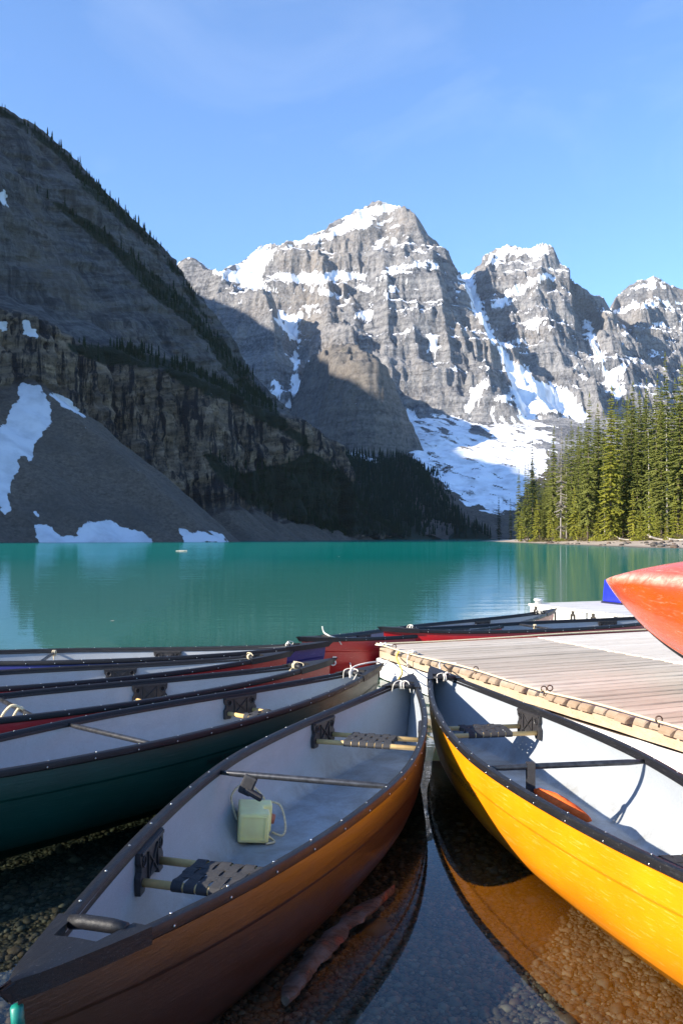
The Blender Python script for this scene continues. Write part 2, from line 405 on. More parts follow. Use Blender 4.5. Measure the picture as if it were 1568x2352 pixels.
far_rock = rock_mat('far_limestone', (0.335, 0.332, 0.335), (0.085, 0.090, 0.106), (0.325, 0.275, 0.225), strata=0.014, streak=0.35, bumpd=24.0, sc=0.65, snowcol=(0.86, 0.88, 0.92))
xs = np.arange(-820, 1560, 4.4); ys = np.arange(1320, 3760, 4.8)
X, Y = np.meshgrid(xs.astype(np.float32), ys.astype(np.float32))
H = height3(X, Y)
P = np.stack([X, Y, H], -1)
px, py = to_px(P); nz = slope_nz(P)
SOLID = [0, 1, 2, 3, 10, 11, 17, 18]
sm = np.maximum(maskpoly(px, py, [q for i, q in enumerate(SNOW3) if i not in SOLID], 4, 22, 3, P, nz), maskpoly(px, py, [SNOW3[i] for i in SOLID], 4, 16, 4, P, 0.55 + 0.3 * (nz - 0.55)))
ledge = sstep(0.66, 0.84, nz + 0.12 * fbm(X / 40, Y / 40, oct=3, seed=71)) * sstep(420, 760, H + 120 * fbm(X / 200, Y / 200, oct=3, seed=72)) * 0.95 * (0.35 + 0.65 * sstep(-0.1, 0.25, fbm(X / 130, Y / 130, oct=3, seed=77)))
ledge = np.maximum(ledge, sstep(0.55, 0.75, nz) * sstep(300, 360, H) * sstep(0.12, 0.32, fbm(X / 70, Y / 70, oct=4, seed=73)))
sm = np.maximum(sm, np.where(py < 900, ledge, ledge * 0.6))
ground = np.clip(0.318 * (Y - 1310), -4, 330)
tl = (1 - sstep(15, 60, H - ground)) * (1 - sstep(140, 230, H + 50 * fbm(X / 60, Y / 60, oct=4, seed=74)))
sm = np.maximum(sm, (1 - sstep(6, 30, H - ground)) * sstep(0.02, 0.30, fbm((X + 0.4 * Y) / 26, (Y - 0.4 * X) / 110, oct=5, seed=75) + 0.0022 * (H - 200)) * (1 - sstep(1230, 1330, px)) * 0.85)
sm = np.where(px > 935, sm - 0.5 * sstep(0.10, 0.30, fbm((X + 0.55 * Y) / 16, (Y - 0.55 * X) / 120, oct=4, seed=76)) * (1 - sstep(10, 40, H - ground)), sm)
f = grid_faces(*X.shape)
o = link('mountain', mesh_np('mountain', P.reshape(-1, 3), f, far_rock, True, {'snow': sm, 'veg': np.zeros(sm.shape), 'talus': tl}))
tag(o, 'far snowy limestone peaks rising behind the head of the lake', kind='structure')

# ---- middle buttress with the forest apron at the head of the lake
DOME = P3([(752,812,2450),(782,796,2200),(818,806,2060),(850,822,1990)])
APRON = P3([(770,1050,1880),(870,1048,1830),(922,1050,1770),(958,1092,1640),(1003,1154,1480),(1060,1206,1360),(1130,1237,1300)])
def height2(X, Y):
    wx = 26 * fbm(X / 110, Y / 110, oct=4, seed=81) + 5 * fbm(X / 22, Y / 22, oct=3, seed=82); wy = 26 * fbm(X / 110, Y / 110, oct=4, seed=83) + 5 * fbm(X / 22, Y / 22, oct=3, seed=84)
    def prof(d):
        a = np.minimum(d, 48); b = np.clip(d - 48, 0, 88); c = np.clip(d - 136, 0, None)
        return 0.55 * a + 2.6 * b + 0.62 * c
    h = ridges(X + wx, Y + wy, DOME, prof)
    steep = sstep(165, 230, h)
    h = h + steep * 17 * fbm(X / 30, Y / 60, oct=5, seed=85, ridged=True)
    for per, am in ((33, 0.5), (13, 0.5)):
        h = h + steep * am * per / (2 * PI) * np.sin(2 * PI * (h + 0.05 * X + 8 * fbm(X / 120, Y / 120, oct=2, seed=86)) / per)
    h = np.maximum(h, ridges(X + 0.3 * wx, Y + 0.3 * wy, APRON, lambda d: 0.62 * d))
    left = (Y - 1180) * 0.30 - np.maximum(X - 60, 0) * 0.5 - np.maximum(-330 - X, 0)
    h = np.maximum(h, np.minimum(left, 190 + 0.15 * (Y - 1900)))
    return h + 2.5 * fbm(X / 25, Y / 25, oct=4, seed=87)
mid_rock = rock_mat('buttress_rock', (0.165, 0.152, 0.138), (0.062, 0.060, 0.060), (0.175, 0.145, 0.115), strata=0.02, streak=0.45, bumpd=5.0, sc=0.8)
xs = np.arange(-460, 560, 3.4); ys = np.arange(1170, 2420, 3.8)
X, Y = np.meshgrid(xs.astype(np.float32), ys.astype(np.float32))
H = height2(X, Y); P2 = np.stack([X, Y, H], -1)
px, py = to_px(P2); nz = slope_nz(P2)
sn2 = maskpoly(px, py, [[(705,1005),(730,1018),(755,1042),(740,1045),(715,1025)],[(770,1028),(800,1035),(850,1052),(880,1065),(840,1058),(780,1038)]], 4, 5, 9, P2)
veg2 = (1 - sstep(150, 215, H + 30 * fbm(X / 60, Y / 60, oct=3, seed=88))) * 0.9 + sstep(395, 430, H) * 0.36
tl2 = (1 - sstep(0, 16, H)) * 0.9
o = link('mountain', mesh_np('mountain', P2.reshape(-1, 3), grid_faces(*X.shape), mid_rock, True, {'snow': sn2, 'veg': veg2, 'talus': tl2}))
tag(o, 'dark rounded rock buttress with forest at its foot, in the middle of the valley', kind='structure')

# ---- near mountain on the left: beds follow its ridge
A1 = np.array([-280.0, 700.0]); D1 = np.array([0.55, 0.835]); N1 = np.array([0.835, -0.55])
sk = [(0,247),(30,258),(60,276),(100,300),(130,326),(165,360),(200,396),(230,425),(260,461),(290,490),(330,522),(360,552),(385,582),(408,615),(430,650),(450,690),(470,725),(495,758),(520,788),(545,818),(560,838),(590,882),(620,930),(650,966),(690,1002),(740,1060),(790,1120),(850,1190),(910,1240)]
ts, zs = [], []
for a, b in sk:
    k = (a - 784) / 1960; t = (700 * k + 280) / (0.55 - 0.835 * k); d = 700 + 0.835 * t
    ts.append(t); zs.append(EYE + (1237 - b) / 1960 * d)
ts = [-900, -760, -640, -520, -400, -250, -110] + ts + [ts[-1] + 60]; zs = [120, 310, 400, 430, 440, 455, 415] + zs + [-20]
T = np.concatenate([np.arange(-900, -260, 7.0), np.arange(-260, 120, 1.35), np.arange(120, max(ts), 2.0)]).astype(np.float32)
ZR = np.interp(T, ts, zs).astype(np.float32)
ZR = ZR + 3.0 * fbm(T / 14, T * 0, oct=4, seed=90) * np.clip(ZR / 60, 0, 1)
TC = -131.0
ZE = np.where(T < TC, 90 - 0.42 * (TC - T), 90 - 0.47 * (T - TC))
ZE = np.maximum(ZE, 20 + 8 * fbm(T / 40, T * 0, oct=3, seed=91) - 14 * sstep(100, 330, T))
zA = ZR - np.minimum(46, 0.3 * np.maximum(ZR, 0)); zB = zA - 8 * np.clip(ZR / 200, 0, 1)
zC = np.minimum(zB, 150 + 6 * fbm(T / 50, T * 0, oct=3, seed=92) - 0.04 * T); zD = np.minimum(zC, 118 + 9 * fbm(T / 30, T * 0, oct=3, seed=93) - 0.07 * T)
zE = np.minimum(zD, ZE); zF = np.minimum(zE - 1, -9.0)
levels = [(ZR, zA, 1.25, 30), (zA, zB, 0.5, 8), (zB, zC, 1.95, 84), (zC, zD, 0.6, 24), (zD, zE, 4.6, 52), (zE, zF, 0.66, 60)]
cols_u, cols_z, cols_s = [], [], []
for k in range(12, 0, -1):
    u = -300 * (k / 12) ** 1.6; cols_u.append(np.full_like(T, u)); cols_z.append(ZR + 0.95 * u); cols_s.append(np.full_like(T, -1))
ucur = np.zeros_like(T)
for si, (za, zb, sl, cnt) in enumerate(levels):
    for k in range(cnt):
        q = k / cnt
        cols_u.append(ucur + (za - zb) * q / sl); cols_z.append(za + (zb - za) * q); cols_s.append(np.full_like(T, si + q))
    ucur = ucur + (za - zb) / sl
U = np.stack(cols_u, 1); Z = np.stack(cols_z, 1); S = np.stack(cols_s, 1); TT = np.repeat(T[:, None], U.shape[1], 1)
w_rough = np.where(S < 2, np.clip(S + 0.3, 0.1, 1), 1.0) * (S >= 0)
w_face = sstep(1.9, 2.15, S) * (1 - sstep(2.9, 3.3, S)); w_cliff = sstep(3.7, 4.1, S) * (1 - sstep(4.92, 5.08, S)); w_tal = sstep(4.97, 5.1, S)
w_top = sstep(0.0, 0.25, S) * (1 - sstep(0.9, 1.3, S))
off = 20 * fbm(TT / 95, Z / 80, oct=4, seed=94) * (1 - w_tal) * sstep(0, 0.8, S)
off += w_cliff * (11.0 * fbm(TT / 17, Z / 110, oct=4, seed=95, ridged=True) + 4.5 * fbm(TT / 5.5, Z / 30, oct=3, seed=96, ridged=True) + 2.6 * fbm(TT / 22, Z / 4.5, oct=3, seed=97))
off += w_face * (5.5 * fbm(TT / 34, Z / 60, oct=4, seed=98, ridged=True) + 4.0 * fbm(TT / 60, (Z - 0.26 * TT) / 5.0, oct=3, seed=99) + 3.0 * fbm(TT / 9, Z / 12, oct=3, seed=100))
off += w_top * (6.0 * fbm(TT / 13, Z / 18, oct=4, seed=101, ridged=True))
off -= w_face * 9 * np.exp(-((TT + 96 - 0.18 * (Z - 220)) / 3.5) ** 2)
U2 = U + off
Zd = Z + 1.2 * fbm(TT / 9, U / 9, oct=4, seed=102) * w_rough + w_tal * 2.2 * fbm(TT / 30, U / 60, oct=4, seed=103)
P1 = np.stack([A1[0] + TT * D1[0] + U2 * N1[0], A1[1] + TT * D1[1] + U2 * N1[1], Zd], -1)
px, py = to_px(P1)
S1 = [[(50,873),(86,885),(118,925),(120,965),(100,1002),(75,1032),(50,1057),(38,1087),(28,1110),(20,1142),(32,1167),(10,1182),(-4,1150),(-40,1100),(-40,1000),(0,988),(30,940)],
      [(118,906),(146,908),(172,930),(195,957),(150,938)], [(80,1203),(112,1212),(140,1234),(178,1234),(184,1205),(204,1186),(218,1200),(250,1193),(290,1212),(330,1222),(364,1250),(95,1252)],
      [(416,1214),(440,1224),(466,1217),(500,1228),(540,1250),(425,1250)], [(54,738),(68,736),(82,772),(58,764)], [(-5,438),(12,438),(17,472),(3,466)], [(-5,740),(20,740),(18,756),(-5,756)], [(60,1045),(76,1040),(74,1062),(62,1058)], [(78,1175),(95,1180),(85,1190)]]
sn1 = maskpoly(px, py, S1, 3, 15, 104, P1, None, 0.3)
V1 = [[(70,432),(135,455),(250,540),(350,622),(430,692),(520,792),(600,902),(660,968),(640,990),(560,908),(500,832),(420,742),(330,664),(230,562),(130,484)],
      [(150,785),(300,798),(420,828),(520,880),(620,930),(705,1000),(720,1040),(600,972),(520,930),(430,885),(380,856),(250,838),(160,810)],
      [(470,1040),(560,1080),(640,1060),(720,1030),(800,1090),(900,1180),(965,1238),(800,1234),(660,1195),(580,1165),(500,1100)],
      [(0,246),(60,276),(130,326),(200,396),(262,461),(330,522),(385,582),(430,650),(425,662),(380,604),(320,552),(250,490),(190,430),(120,350),(50,292),(0,268)],
      [(430,650),(520,788),(590,882),(690,1002),(790,1120),(760,1120),(670,1010),(580,900),(500,790),(425,665)]]
veg1 = maskpoly(px, py, V1, 12, 14, 105, P1) * 0.85
tal1 = w_tal * sstep(-6, 10, 0 * S + 10)
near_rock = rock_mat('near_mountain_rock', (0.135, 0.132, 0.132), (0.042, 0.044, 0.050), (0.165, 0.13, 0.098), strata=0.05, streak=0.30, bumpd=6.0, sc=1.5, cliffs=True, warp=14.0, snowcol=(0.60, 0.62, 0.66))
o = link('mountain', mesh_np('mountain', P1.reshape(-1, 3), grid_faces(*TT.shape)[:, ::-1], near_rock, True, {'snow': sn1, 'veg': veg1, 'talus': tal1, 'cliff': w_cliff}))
tag(o, 'steep dark mountain with cliff bands and a grey scree fan on the left shore', kind='structure')

# ---- the mountain range beyond the left edge of the picture, whose shade lies over the valley head
xs = np.arange(-2900, -760, 28.0); ys = np.arange(-400, 4200, 28.0)
X, Y = np.meshgrid(xs.astype(np.float32), ys.astype(np.float32))
RNG = [(-1750, 4000, 1745), (-1700, 3300, 1690), (-1640, 2700, 1500), (-1620, 2357, 1445), (-1600, 1890, 1385), (-1590, 1500, 1325), (-1580, 1300, 1240), (-1570, 1158, 1210), (-1560, 900, 1190), (-1550, 477, 1120), (-1540, 200, 1000), (-1530, 0, 800), (-1520, -200, 200)]
Hh = ridges(X + 40 * fbm(X / 300, Y / 300, oct=4, seed=110), Y, RNG, lambda d: 1.25 * d) + 25 * fbm(X / 120, Y / 120, oct=4, seed=112)
Hh = np.maximum(Hh, -20)
P4 = np.stack([X, Y, Hh], -1)
o = link('mountain', mesh_np('mountain', P4.reshape(-1, 3), grid_faces(*X.shape), far_rock, True, {'snow': 0.8 * sstep(700, 1100, Hh) * sstep(0.5, 0.7, slope_nz(P4)), 'veg': (1 - sstep(300, 500, Hh)), 'talus': 0 * Hh}))
tag(o, 'high range closing the valley on the far left, behind the near mountain', kind='structure')
# ------------------------------------------------------------------ lake, lake bed, beach
# shore of the wooded point on the right, from its tip towards the dock
SHORE = [(at(1100,0,520)[0],520), (at(1135,0,440)[0],440), (at(1200,0,318)[0],318), (at(1300,0,222)[0],222), (at(1400,0,174)[0],174), (at(1500,0,147)[0],147), (at(1570,0,134)[0],134), (78,110), (92,78), (60,35), (30,12), (22,-4), (20,-40)]
def shore_x(Y):
    yy = np.array([p[1] for p in SHORE][::-1]); xx = np.array([p[0] for p in SHORE][::-1])
    return np.interp(Y, yy, xx)
def land_z(X, Y):
    # distance inland: to the right of the shore line, tip closing at y = 520
    d = (X - shore_x(Y)) * 0.62
    d = np.minimum(d, (520 - Y) * 0.5)
    d = d + 1.6 * fbm(X / 14, Y / 14, oct=3, seed=120)
    z = np.where(d < 0, d * 0.12, np.where(d < 13, d * 0.125, 1.625 + (d - 13) * 0.05))
    return z + 0.10 * fbm(X / 2.2, Y / 2.2, oct=4, seed=121) * sstep(0, 3, d)
def beach_mat():
    t = NT('beach_gravel'); p = t.pos()
    g = t.noise(p, 1.3, 8, 0.75); v = t.n('TexVoronoi', {'Vector': p, 'Scale': 2.2}).outputs['Color']
    c = t.mix(g, (0.30, 0.235, 0.17), (0.52, 0.43, 0.33))
    c = t.mix(0.25, c, t.mix(t.n('SeparateColor', {0: v}).outputs[0], (0.2, 0.17, 0.14), (0.55, 0.5, 0.44)))
    z = t.n('SeparateXYZ', {0: p}).outputs[2]
    c = t.mix(t.ramp(z, 0.03, 0.25), (0.13, 0.11, 0.085), c)
    c = t.mix(t.ramp(t.math('ADD', z, t.math('MULTIPLY', g, 0.8)), 1.7, 2.2), c, (0.075, 0.065, 0.035))
    t.bsdf(c, 0.9, t.bump(g, 0.3), 0.2); return t.m
ys = np.concatenate([np.arange(-40, 100, 4.0), np.arange(100, 330, 1.5), np.arange(330, 560, 3.0)])
us = np.concatenate([np.linspace(-14, 30, 45), np.linspace(32, 260, 40)])
Yg, Ug = np.meshgrid(ys, us, indexing='ij'); Xg = shore_x(Yg) + Ug
Zg = land_z(Xg, Yg)
Pg = np.stack([Xg, Yg, Zg], -1)
o = link('beach', mesh_np('beach', Pg.reshape(-1, 3), grid_faces(*Xg.shape)[:, ::-1], beach_mat())); tag(o, 'pale gravel beach and wooded ground of the point on the right', kind='structure')
beach = o

def lake_mat():
    t = NT('lake_water'); p = t.pos()
    sx = t.n('SeparateXYZ', {0: p}); x, y = sx.outputs[0], sx.outputs[1]
    # silt makes the water opaque where it is deep
    deep = t.ramp(t.math('ADD', y, t.math('MULTIPLY', x, -0.35)), 6.0, 17.0, smooth=True)
    far = t.ramp(y, 15, 160)
    rip = t.noise(t.scale(p, (0.55, 1.5, 1)), 1.0, 5, 0.55, 0.3)
    rip2 = t.noise(t.scale(p, (4.0, 11.0, 1)), 1.0, 3, 0.5)
    big = t.noise(t.scale(p, (0.02, 0.05, 1)), 1.0, 4)
    h = t.math('ADD', t.math('MULTIPLY', rip, 0.009), t.math('MULTIPLY', rip2, 0.0010))
    h = t.math('MULTIPLY', h, t.ramp(big, 0.35, 0.65, 0.5, 1.2))
    calm = t.ramp(y, 5.0, 20.0, 0.10, 1.0)
    nrm = t.bump(t.math('MULTIPLY', h, calm), 1.0, 1.0)
    tint = t.mix(t.ramp(t.math('ADD', y, t.math('MULTIPLY', x, -0.35)), 3.4, 6.5), (0.84, 0.87, 0.78), (0.36, 0.48, 0.39))
    clear = t.n('BsdfTransparent', {'Color': tint})
    silt_c = t.mix(t.ramp(y, 8, 70), (0.055, 0.185, 0.148), (0.002, 0.145, 0.124))
    silt = t.n('BsdfDiffuse', {'Color': silt_c})
    body = t.n('MixShader', {0: deep, 1: clear.outputs[0], 2: silt.outputs[0]})
    gl = t.n('BsdfGlossy', {'Color': (0.95, 0.97, 1.0), 'Roughness': t.ramp(y, 6, 120, 0.0, 0.055), 'Normal': nrm})
    fr = t.n('Fresnel', {'IOR': 1.33, 'Normal': nrm}).outputs[0]
    fr = t.math('MINIMUM', t.math('MULTIPLY', fr, t.ramp(y, 8, 60, 1.0, 0.75)), t.ramp(y, 15, 120, 0.60, 0.50))
    m = t.n('MixShader', {0: fr, 1: body.outputs[0], 2: gl.outputs[0]})
    return t.fin(m.outputs[0])
xs = np.array([-3000, -1200, -400, -100, -30, -8, 8, 30, 100, 400, 1200, 3000.0]); ys = np.array([-60, -10, 0, 4, 10, 30, 100, 300, 900, 1500.0])
X, Y = np.meshgrid(xs, ys)
o = link('lake', mesh_np('lake', np.stack([X, Y, 0 * X], -1).reshape(-1, 3), grid_faces(*X.shape), lake_mat())); tag(o, 'calm turquoise glacial lake, clear at the near shore', kind='structure')

def bed_z(X, Y):
    z = -0.095 - 0.05 * np.maximum(Y - 3.0, 0) - 0.05 * np.maximum(-X - 0.8, 0) - 0.22 * np.maximum(Y - 7.0, 0)
    return np.maximum(z, -14) + 0.02 * fbm(X / 0.9, Y / 0.9, oct=3, seed=130)
def bed_mat():
    t = NT('lake_bed_gravel'); p = t.pos()
    v = t.n('TexVoronoi', {'Vector': p, 'Scale': 38.0, 'Randomness': 1.0}); v2 = t.n('TexVoronoi', {'Vector': p, 'Scale': 90.0})
    cr = t.n('SeparateColor', {0: v.outputs['Color']}).outputs[0]
    c = t.mix(cr, (0.045, 0.04, 0.032), (0.13, 0.115, 0.09)); c = t.mix(t.ramp(v.outputs['Distance'], 0.2, 0.7), c, (0.035, 0.03, 0.024))
    y = t.n('SeparateXYZ', {0: p}).outputs[1]
    c = t.mix(t.ramp(y, 5.0, 12.0), c, (0.055, 0.06, 0.04))
    t.bsdf(c, 0.8, t.bump(v.outputs['Distance'], -0.02), 0.2); return t.m
xs = np.concatenate([np.linspace(-120, -8, 15), np.linspace(-7.5, 9, 90), np.linspace(10, 60, 12)]); ys = np.concatenate([np.linspace(-6, 1.5, 6), np.linspace(1.7, 9, 70), np.linspace(10, 60, 14)])
X, Y = np.meshgrid(xs, ys)
bed = link('lake_bed', mesh_np('lake_bed', np.stack([X, Y, bed_z(X, Y)], -1).reshape(-1, 3), grid_faces(*X.shape), bed_mat())); tag(bed, 'gravel bed of the shallow water under the canoes', kind='structure')

# ------------------------------------------------------------------ stones on the bed
def ico(sub):
    bm = bmesh.new(); bmesh.ops.create_icosphere(bm, subdivisions=sub, radius=1.0)
    v = np.array([x.co[:] for x in bm.verts]); f = np.array([[q.index for q in x.verts] for x in bm.faces]); bm.free(); return v, f
def stone_mat():
    t = NT('pebble'); oi = t.n('ObjectInfo').outputs['Random']; a = t.attr('tone')
    tone = t.math('FRACT', t.math('ADD', oi, a))
    cr = t.n('ValToRGB', {0: tone}); e = cr.color_ramp; e.interpolation = 'LINEAR'
    e.elements[0].color = (0.048, 0.042, 0.035, 1); e.elements[1].color = (0.25, 0.21, 0.16, 1)
    for q, col in ((0.25, (0.105, 0.068, 0.048, 1)), (0.45, (0.065, 0.061, 0.055, 1)), (0.65, (0.155, 0.098, 0.064, 1)), (0.85, (0.12, 0.107, 0.09, 1))):
        n = e.elements.new(q); n.color = col
    c = t.mix(t.math('MULTIPLY', t.noise(t.pos(), 90, 4), 0.5), cr.outputs[0], (0.05, 0.045, 0.035))
    t.bsdf(c, 0.65, None, 0.3); return t.m
STONE = stone_mat()
rng = np.random.default_rng(5)
iv, jf = ico(2); iv1, jf1 = ico(1)
def pebbles(name, n, area, rmin, rmax, hi, parent, seed):
    g = np.random.default_rng(seed)
    x = g.uniform(area[0], area[1], n); y = g.uniform(area[2], area[3], n)
    r = rmin + (rmax - rmin) * g.random(n) ** 2.6
    V, F = (iv, jf) if hi else (iv1, jf1)
    ang = g.uniform(0, PI, n); ex = g.uniform(0.8, 1.45, n); ez = g.uniform(0.45, 0.75, n)
    lump = 1 + 0.16 * g.standard_normal((n, len(V)))
    v = V[None] * lump[..., None] * r[:, None, None]
    vx = v[..., 0] * ex[:, None]; vy = v[..., 1]; vz = v[..., 2] * ez[:, None]
    ca, sa = np.cos(ang)[:, None], np.sin(ang)[:, None]
    w = np.stack([vx * ca - vy * sa + x[:, None], vx * sa + vy * ca + y[:, None], vz + (bed_z(x, y) + r * ez * 0.25)[:, None]], -1)
    f = (F[None] + (np.arange(n) * len(V))[:, None, None]).reshape(-1, 3)
    tone = np.repeat(g.random(n), len(V))
    o = link(name, mesh_np(name, w.reshape(-1, 3), f, STONE, True, {'tone': tone}), parent); o['kind'] = 'stuff'; return o
pebbles('gravel', 4000, (-0.75, 1.9, 2.5, 3.8), 0.010, 0.018, True, bed, 6)
pebbles('gravel', 20000, (-0.75, 1.9, 2.5, 4.2), 0.005, 0.013, False, bed, 8)
pebbles('gravel', 14000, (-3.4, 2.2, 2.4, 6.5), 0.008, 0.026, False, bed, 7)
smesh = []
for k in range(8):
    v = iv * (1 + 0.13 * rng.standard_normal((len(iv), 1))) * np.array([rng.uniform(0.9, 1.4), 1, rng.uniform(0.5, 0.7)])
    smesh.append(mesh_np('stone', v, jf, STONE, True, {'tone': np.zeros(len(v))}))
cnt = 0
while cnt < 260:
    x, y = rng.uniform(-2.2, 1.9), rng.uniform(2.5, 5.2)
    if x < -0.5 and rng.random() < 0.5: continue
    r = 0.014 + 0.020 * rng.random() ** 2
    if cnt in (5, 60): r = 0.06
    o = link('stone', smesh[cnt % 8], bed); o.location = (x, y, float(bed_z(np.array(x), np.array(y))) + r * 0.3)
    o.scale = (r, r, r); o.rotation_euler = (rng.uniform(-.2, .2), rng.uniform(-.2, .2), rng.uniform(0, 6)); cnt += 1

# ------------------------------------------------------------------ trees
def leaf_mat(name, a, b, trans=0.25):
    t = NT(name); r = t.n('ObjectInfo').outputs['Random']; at_ = t.attr('tone')
    f = t.math('ADD', t.math('MULTIPLY', r, 0.5), t.math('MULTIPLY', at_, 0.6), clamp=True)
    c = t.mix(f, a, b)
    d = t.n('BsdfDiffuse', {'Color': c}); tr = t.n('BsdfTranslucent', {'Color': c})
    return t.fin(t.n('MixShader', {0: trans, 1: d.outputs[0], 2: tr.outputs[0]}).outputs[0])
LEAF_LIT = leaf_mat('spruce_needles', (0.085, 0.104, 0.024), (0.195, 0.208, 0.055))
LEAF_YEL = leaf_mat('young_needles', (0.17, 0.19, 0.028), (0.28, 0.27, 0.045))
LEAF_DARK = leaf_mat('far_needles', (0.014, 0.027, 0.017), (0.026, 0.042, 0.022))
LEAF_GREY = leaf_mat('dead_twigs', (0.16, 0.14, 0.115), (0.27, 0.25, 0.22), 0.0)
BARK = plain('spruce_bark', (0.12, 0.095, 0.075), 0.9, 0.2, var=0.4, scale=3)
BARK_G = plain('dead_bark', (0.30, 0.275, 0.25), 0.9, 0.2, var=0.3, scale=3)

def spruce_meshes(name, H, Rm, seed, leaf, bark, low=0.05, gap=0.15, dens=1.0, lean=0.0):
    g = random.Random(seed)
    vs, fs, tone = [], [], []
    nW = int(H * 2.3 * dens)
    bend = [g.uniform(-1, 1) * lean for _ in range(3)]
    def axis(q): return Vector((bend[0] * q * q, bend[1] * q * q, q * H))
    for wv in range(nW):
        q = low + (1 - low) * (wv + g.random()) / nW
        rad = Rm * (1 - q) ** 0.72 * g.uniform(0.72, 1.15) + 0.12
        if q < 0.28: rad *= 0.55 + 1.6 * q
        if g.random() < gap * (1.3 - q): continue
        k = g.choice((4, 5, 6)); a0 = g.random() * 6.28
        for b in range(k):
            if g.random() < gap: continue
            a = a0 + b * 6.28 / k + g.uniform(-.35, .35); L = rad * g.uniform(0.55, 1.15)
            d = Vector((math.cos(a), math.sin(a), 0)); s = Vector((-d.y, d.x, 0))
            o = axis(q); droop = g.uniform(0.30, 0.62) * (1.1 - 0.9 * q)
            tn = g.random()
            nseg = 3 if L < 1.2 else 4
            for j in range(nseg):
                f0 = j / nseg; f1 = (j + 1.35) / nseg
                p0 = o + d * (L * f0) + Vector((0, 0, -droop * L * f0 ** 1.4)); p1 = o + d * (L * min(f1, 1.1)) + Vector((0, 0, -droop * L * min(f1, 1.1) ** 1.4 + 0.10 * L * (f1 > 1)))
                wd = L * (0.34 - 0.18 * f0) * g.uniform(0.7, 1.2)
                for sd in (-1, 1):
                    t0 = len(vs); hang = -g.uniform(0.10, 0.38) * wd - 0.08
                    vs += [p0, p1, p0.lerp(p1, 0.55) + s * sd * wd + Vector((0, 0, hang))]
                    fs.append((t0, t0 + 1, t0 + 2)); tone += [tn, min(1, tn + .35), min(1, tn + .25)]
                t0 = len(vs)
                vs += [p0 + Vector((0, 0, .05)), p1, p0.lerp(p1, .5) - Vector((0, 0, g.uniform(.18, .42) * (0.4 + L * .35)))]; fs.append((t0, t0 + 1, t0 + 2)); tone += [tn * .6] * 3
    for k in range(5):   # leader
        t0 = len(vs); a = k * 1.25; tp = axis(1.0)
        vs += [tp + Vector((0, 0, .55)), tp + Vector((math.cos(a) * .16, math.sin(a) * .16, -.5)), tp + Vector((math.cos(a + 1) * .16, math.sin(a + 1) * .16, -.3))]; fs.append((t0, t0 + 1, t0 + 2)); tone += [.6] * 3
    crown = mesh_np('crown', np.array([v[:] for v in vs]), np.array(fs), leaf, False, {'tone': np.array(tone)})
    mb = MB(); n = 7
    mb.tube([axis(q / n) - Vector((0, 0, 0.3 if q == 0 else 0)) for q in range(n + 1)], [0.0085 * H * (1.0 - q / n) ** 1.2 + 0.012 for q in range(n + 1)], 7)
    for _ in range(int(10)):    # bare lower limbs
        q = g.uniform(0.04, 0.4); a = g.random() * 6.28; L = Rm * g.uniform(.25, .6); p = axis(q)
        mb.tube([p, p + Vector((math.cos(a) * L, math.sin(a) * L, -0.25 * L))], [0.035, 0.012], 4)
    trunk = mb.mesh('trunk', bark, True)
    return crown, trunk

def put_tree(name, ms, x, y, z, s, rz, label, group, cat='tree', sx=1.0):
    o = empty(name, (x, y, z), rz); o.scale = (s * sx, s * sx, s)
    tag(o, label, cat, group)
    link('crown', ms[0], o); link('trunk', ms[1], o); return o

TALL = [spruce_meshes('spruce', 28, 2.9, 20 + i, LEAF_LIT, BARK, low=0.03 + 0.05 * (i % 3), gap=0.06 + 0.06 * (i % 3), lean=0.5) for i in range(5)]
YEL = [spruce_meshes('spruce', 28, 3.1, 40 + i, LEAF_YEL, BARK, low=0.03, gap=0.10, lean=0.4) for i in range(2)]
DEAD = [spruce_meshes('spruce', 26, 2.2, 50, LEAF_GREY, BARK_G, low=0.10, gap=0.40, lean=0.6)]
SPARSE = [spruce_meshes('spruce', 30, 2.3, 53 + i, LEAF_LIT, BARK_G, low=0.12, gap=0.22, lean=0.7) for i in range(2)]
YOUNG = [spruce_meshes('young_spruce', 9, 1.5, 60 + i, LEAF_YEL, BARK, low=0.02, gap=0.05, dens=1.3) for i in range(2)]
DARK = [spruce_meshes('spruce', 24, 1.9, 70 + i, LEAF_DARK, BARK, low=0.04, gap=0.10, lean=0.3) for i in range(2)]

def ground_at(x, y): return float(land_z(np.array([x]), np.array([y]))[0])
def shore_tree(px, top, d, ms, label, group, name='spruce_tree', sx=1.0, h0=28.0):
    d = d + np.interp(d, [150, 200, 260, 400], [31, 33, 38, 28])
    x = (px - 784) / 1960 * d; z = ground_at(x, d)
    zt = EYE + (1237 - top) / 1960 * d
    s = (zt - z) / h0
    return put_tree(name, ms, x, d, z - 0.1, s, random.random() * 6.28, label, group, sx=sx / max(s, 0.6) ** 0.35)

FR = 'spruces along the front of the right shore'
special = [
 (1222,1012,330,DARK[0],'dark slender spruce at the left end of the lit stand, top against the snow',1.0,24),
 (1145,1142,455,DARK[1],'small dark spruce standing alone at the tip of the point',1.1,24),
 (1172,1146,440,DARK[0],'dark spruce just left of the lit stand, second from the tip of the point',1.0,24),
 (1287,985,262,DEAD[0],'grey half-dead spruce with bare twigs near the left of the stand',1.0,26),
 (1401,890,196,YEL[0],'bright yellow-green spruce, the palest tall tree of the stand',1.1,28),
 (1531,812,176,SPARSE[0],'tallest thin spruce with sparse top near the right edge',0.9,30),
 (1556,838,166,TALL[2],'broad tall spruce at the right edge of the picture',1.1,28),
 (1349,905,215,TALL[1],'tall dense spruce rising above its neighbours left of the yellow-green one',0.95,28)]
for a in special: shore_tree(a[0], a[1], a[2], a[3], a[4], None, sx=a[5], h0=a[6])
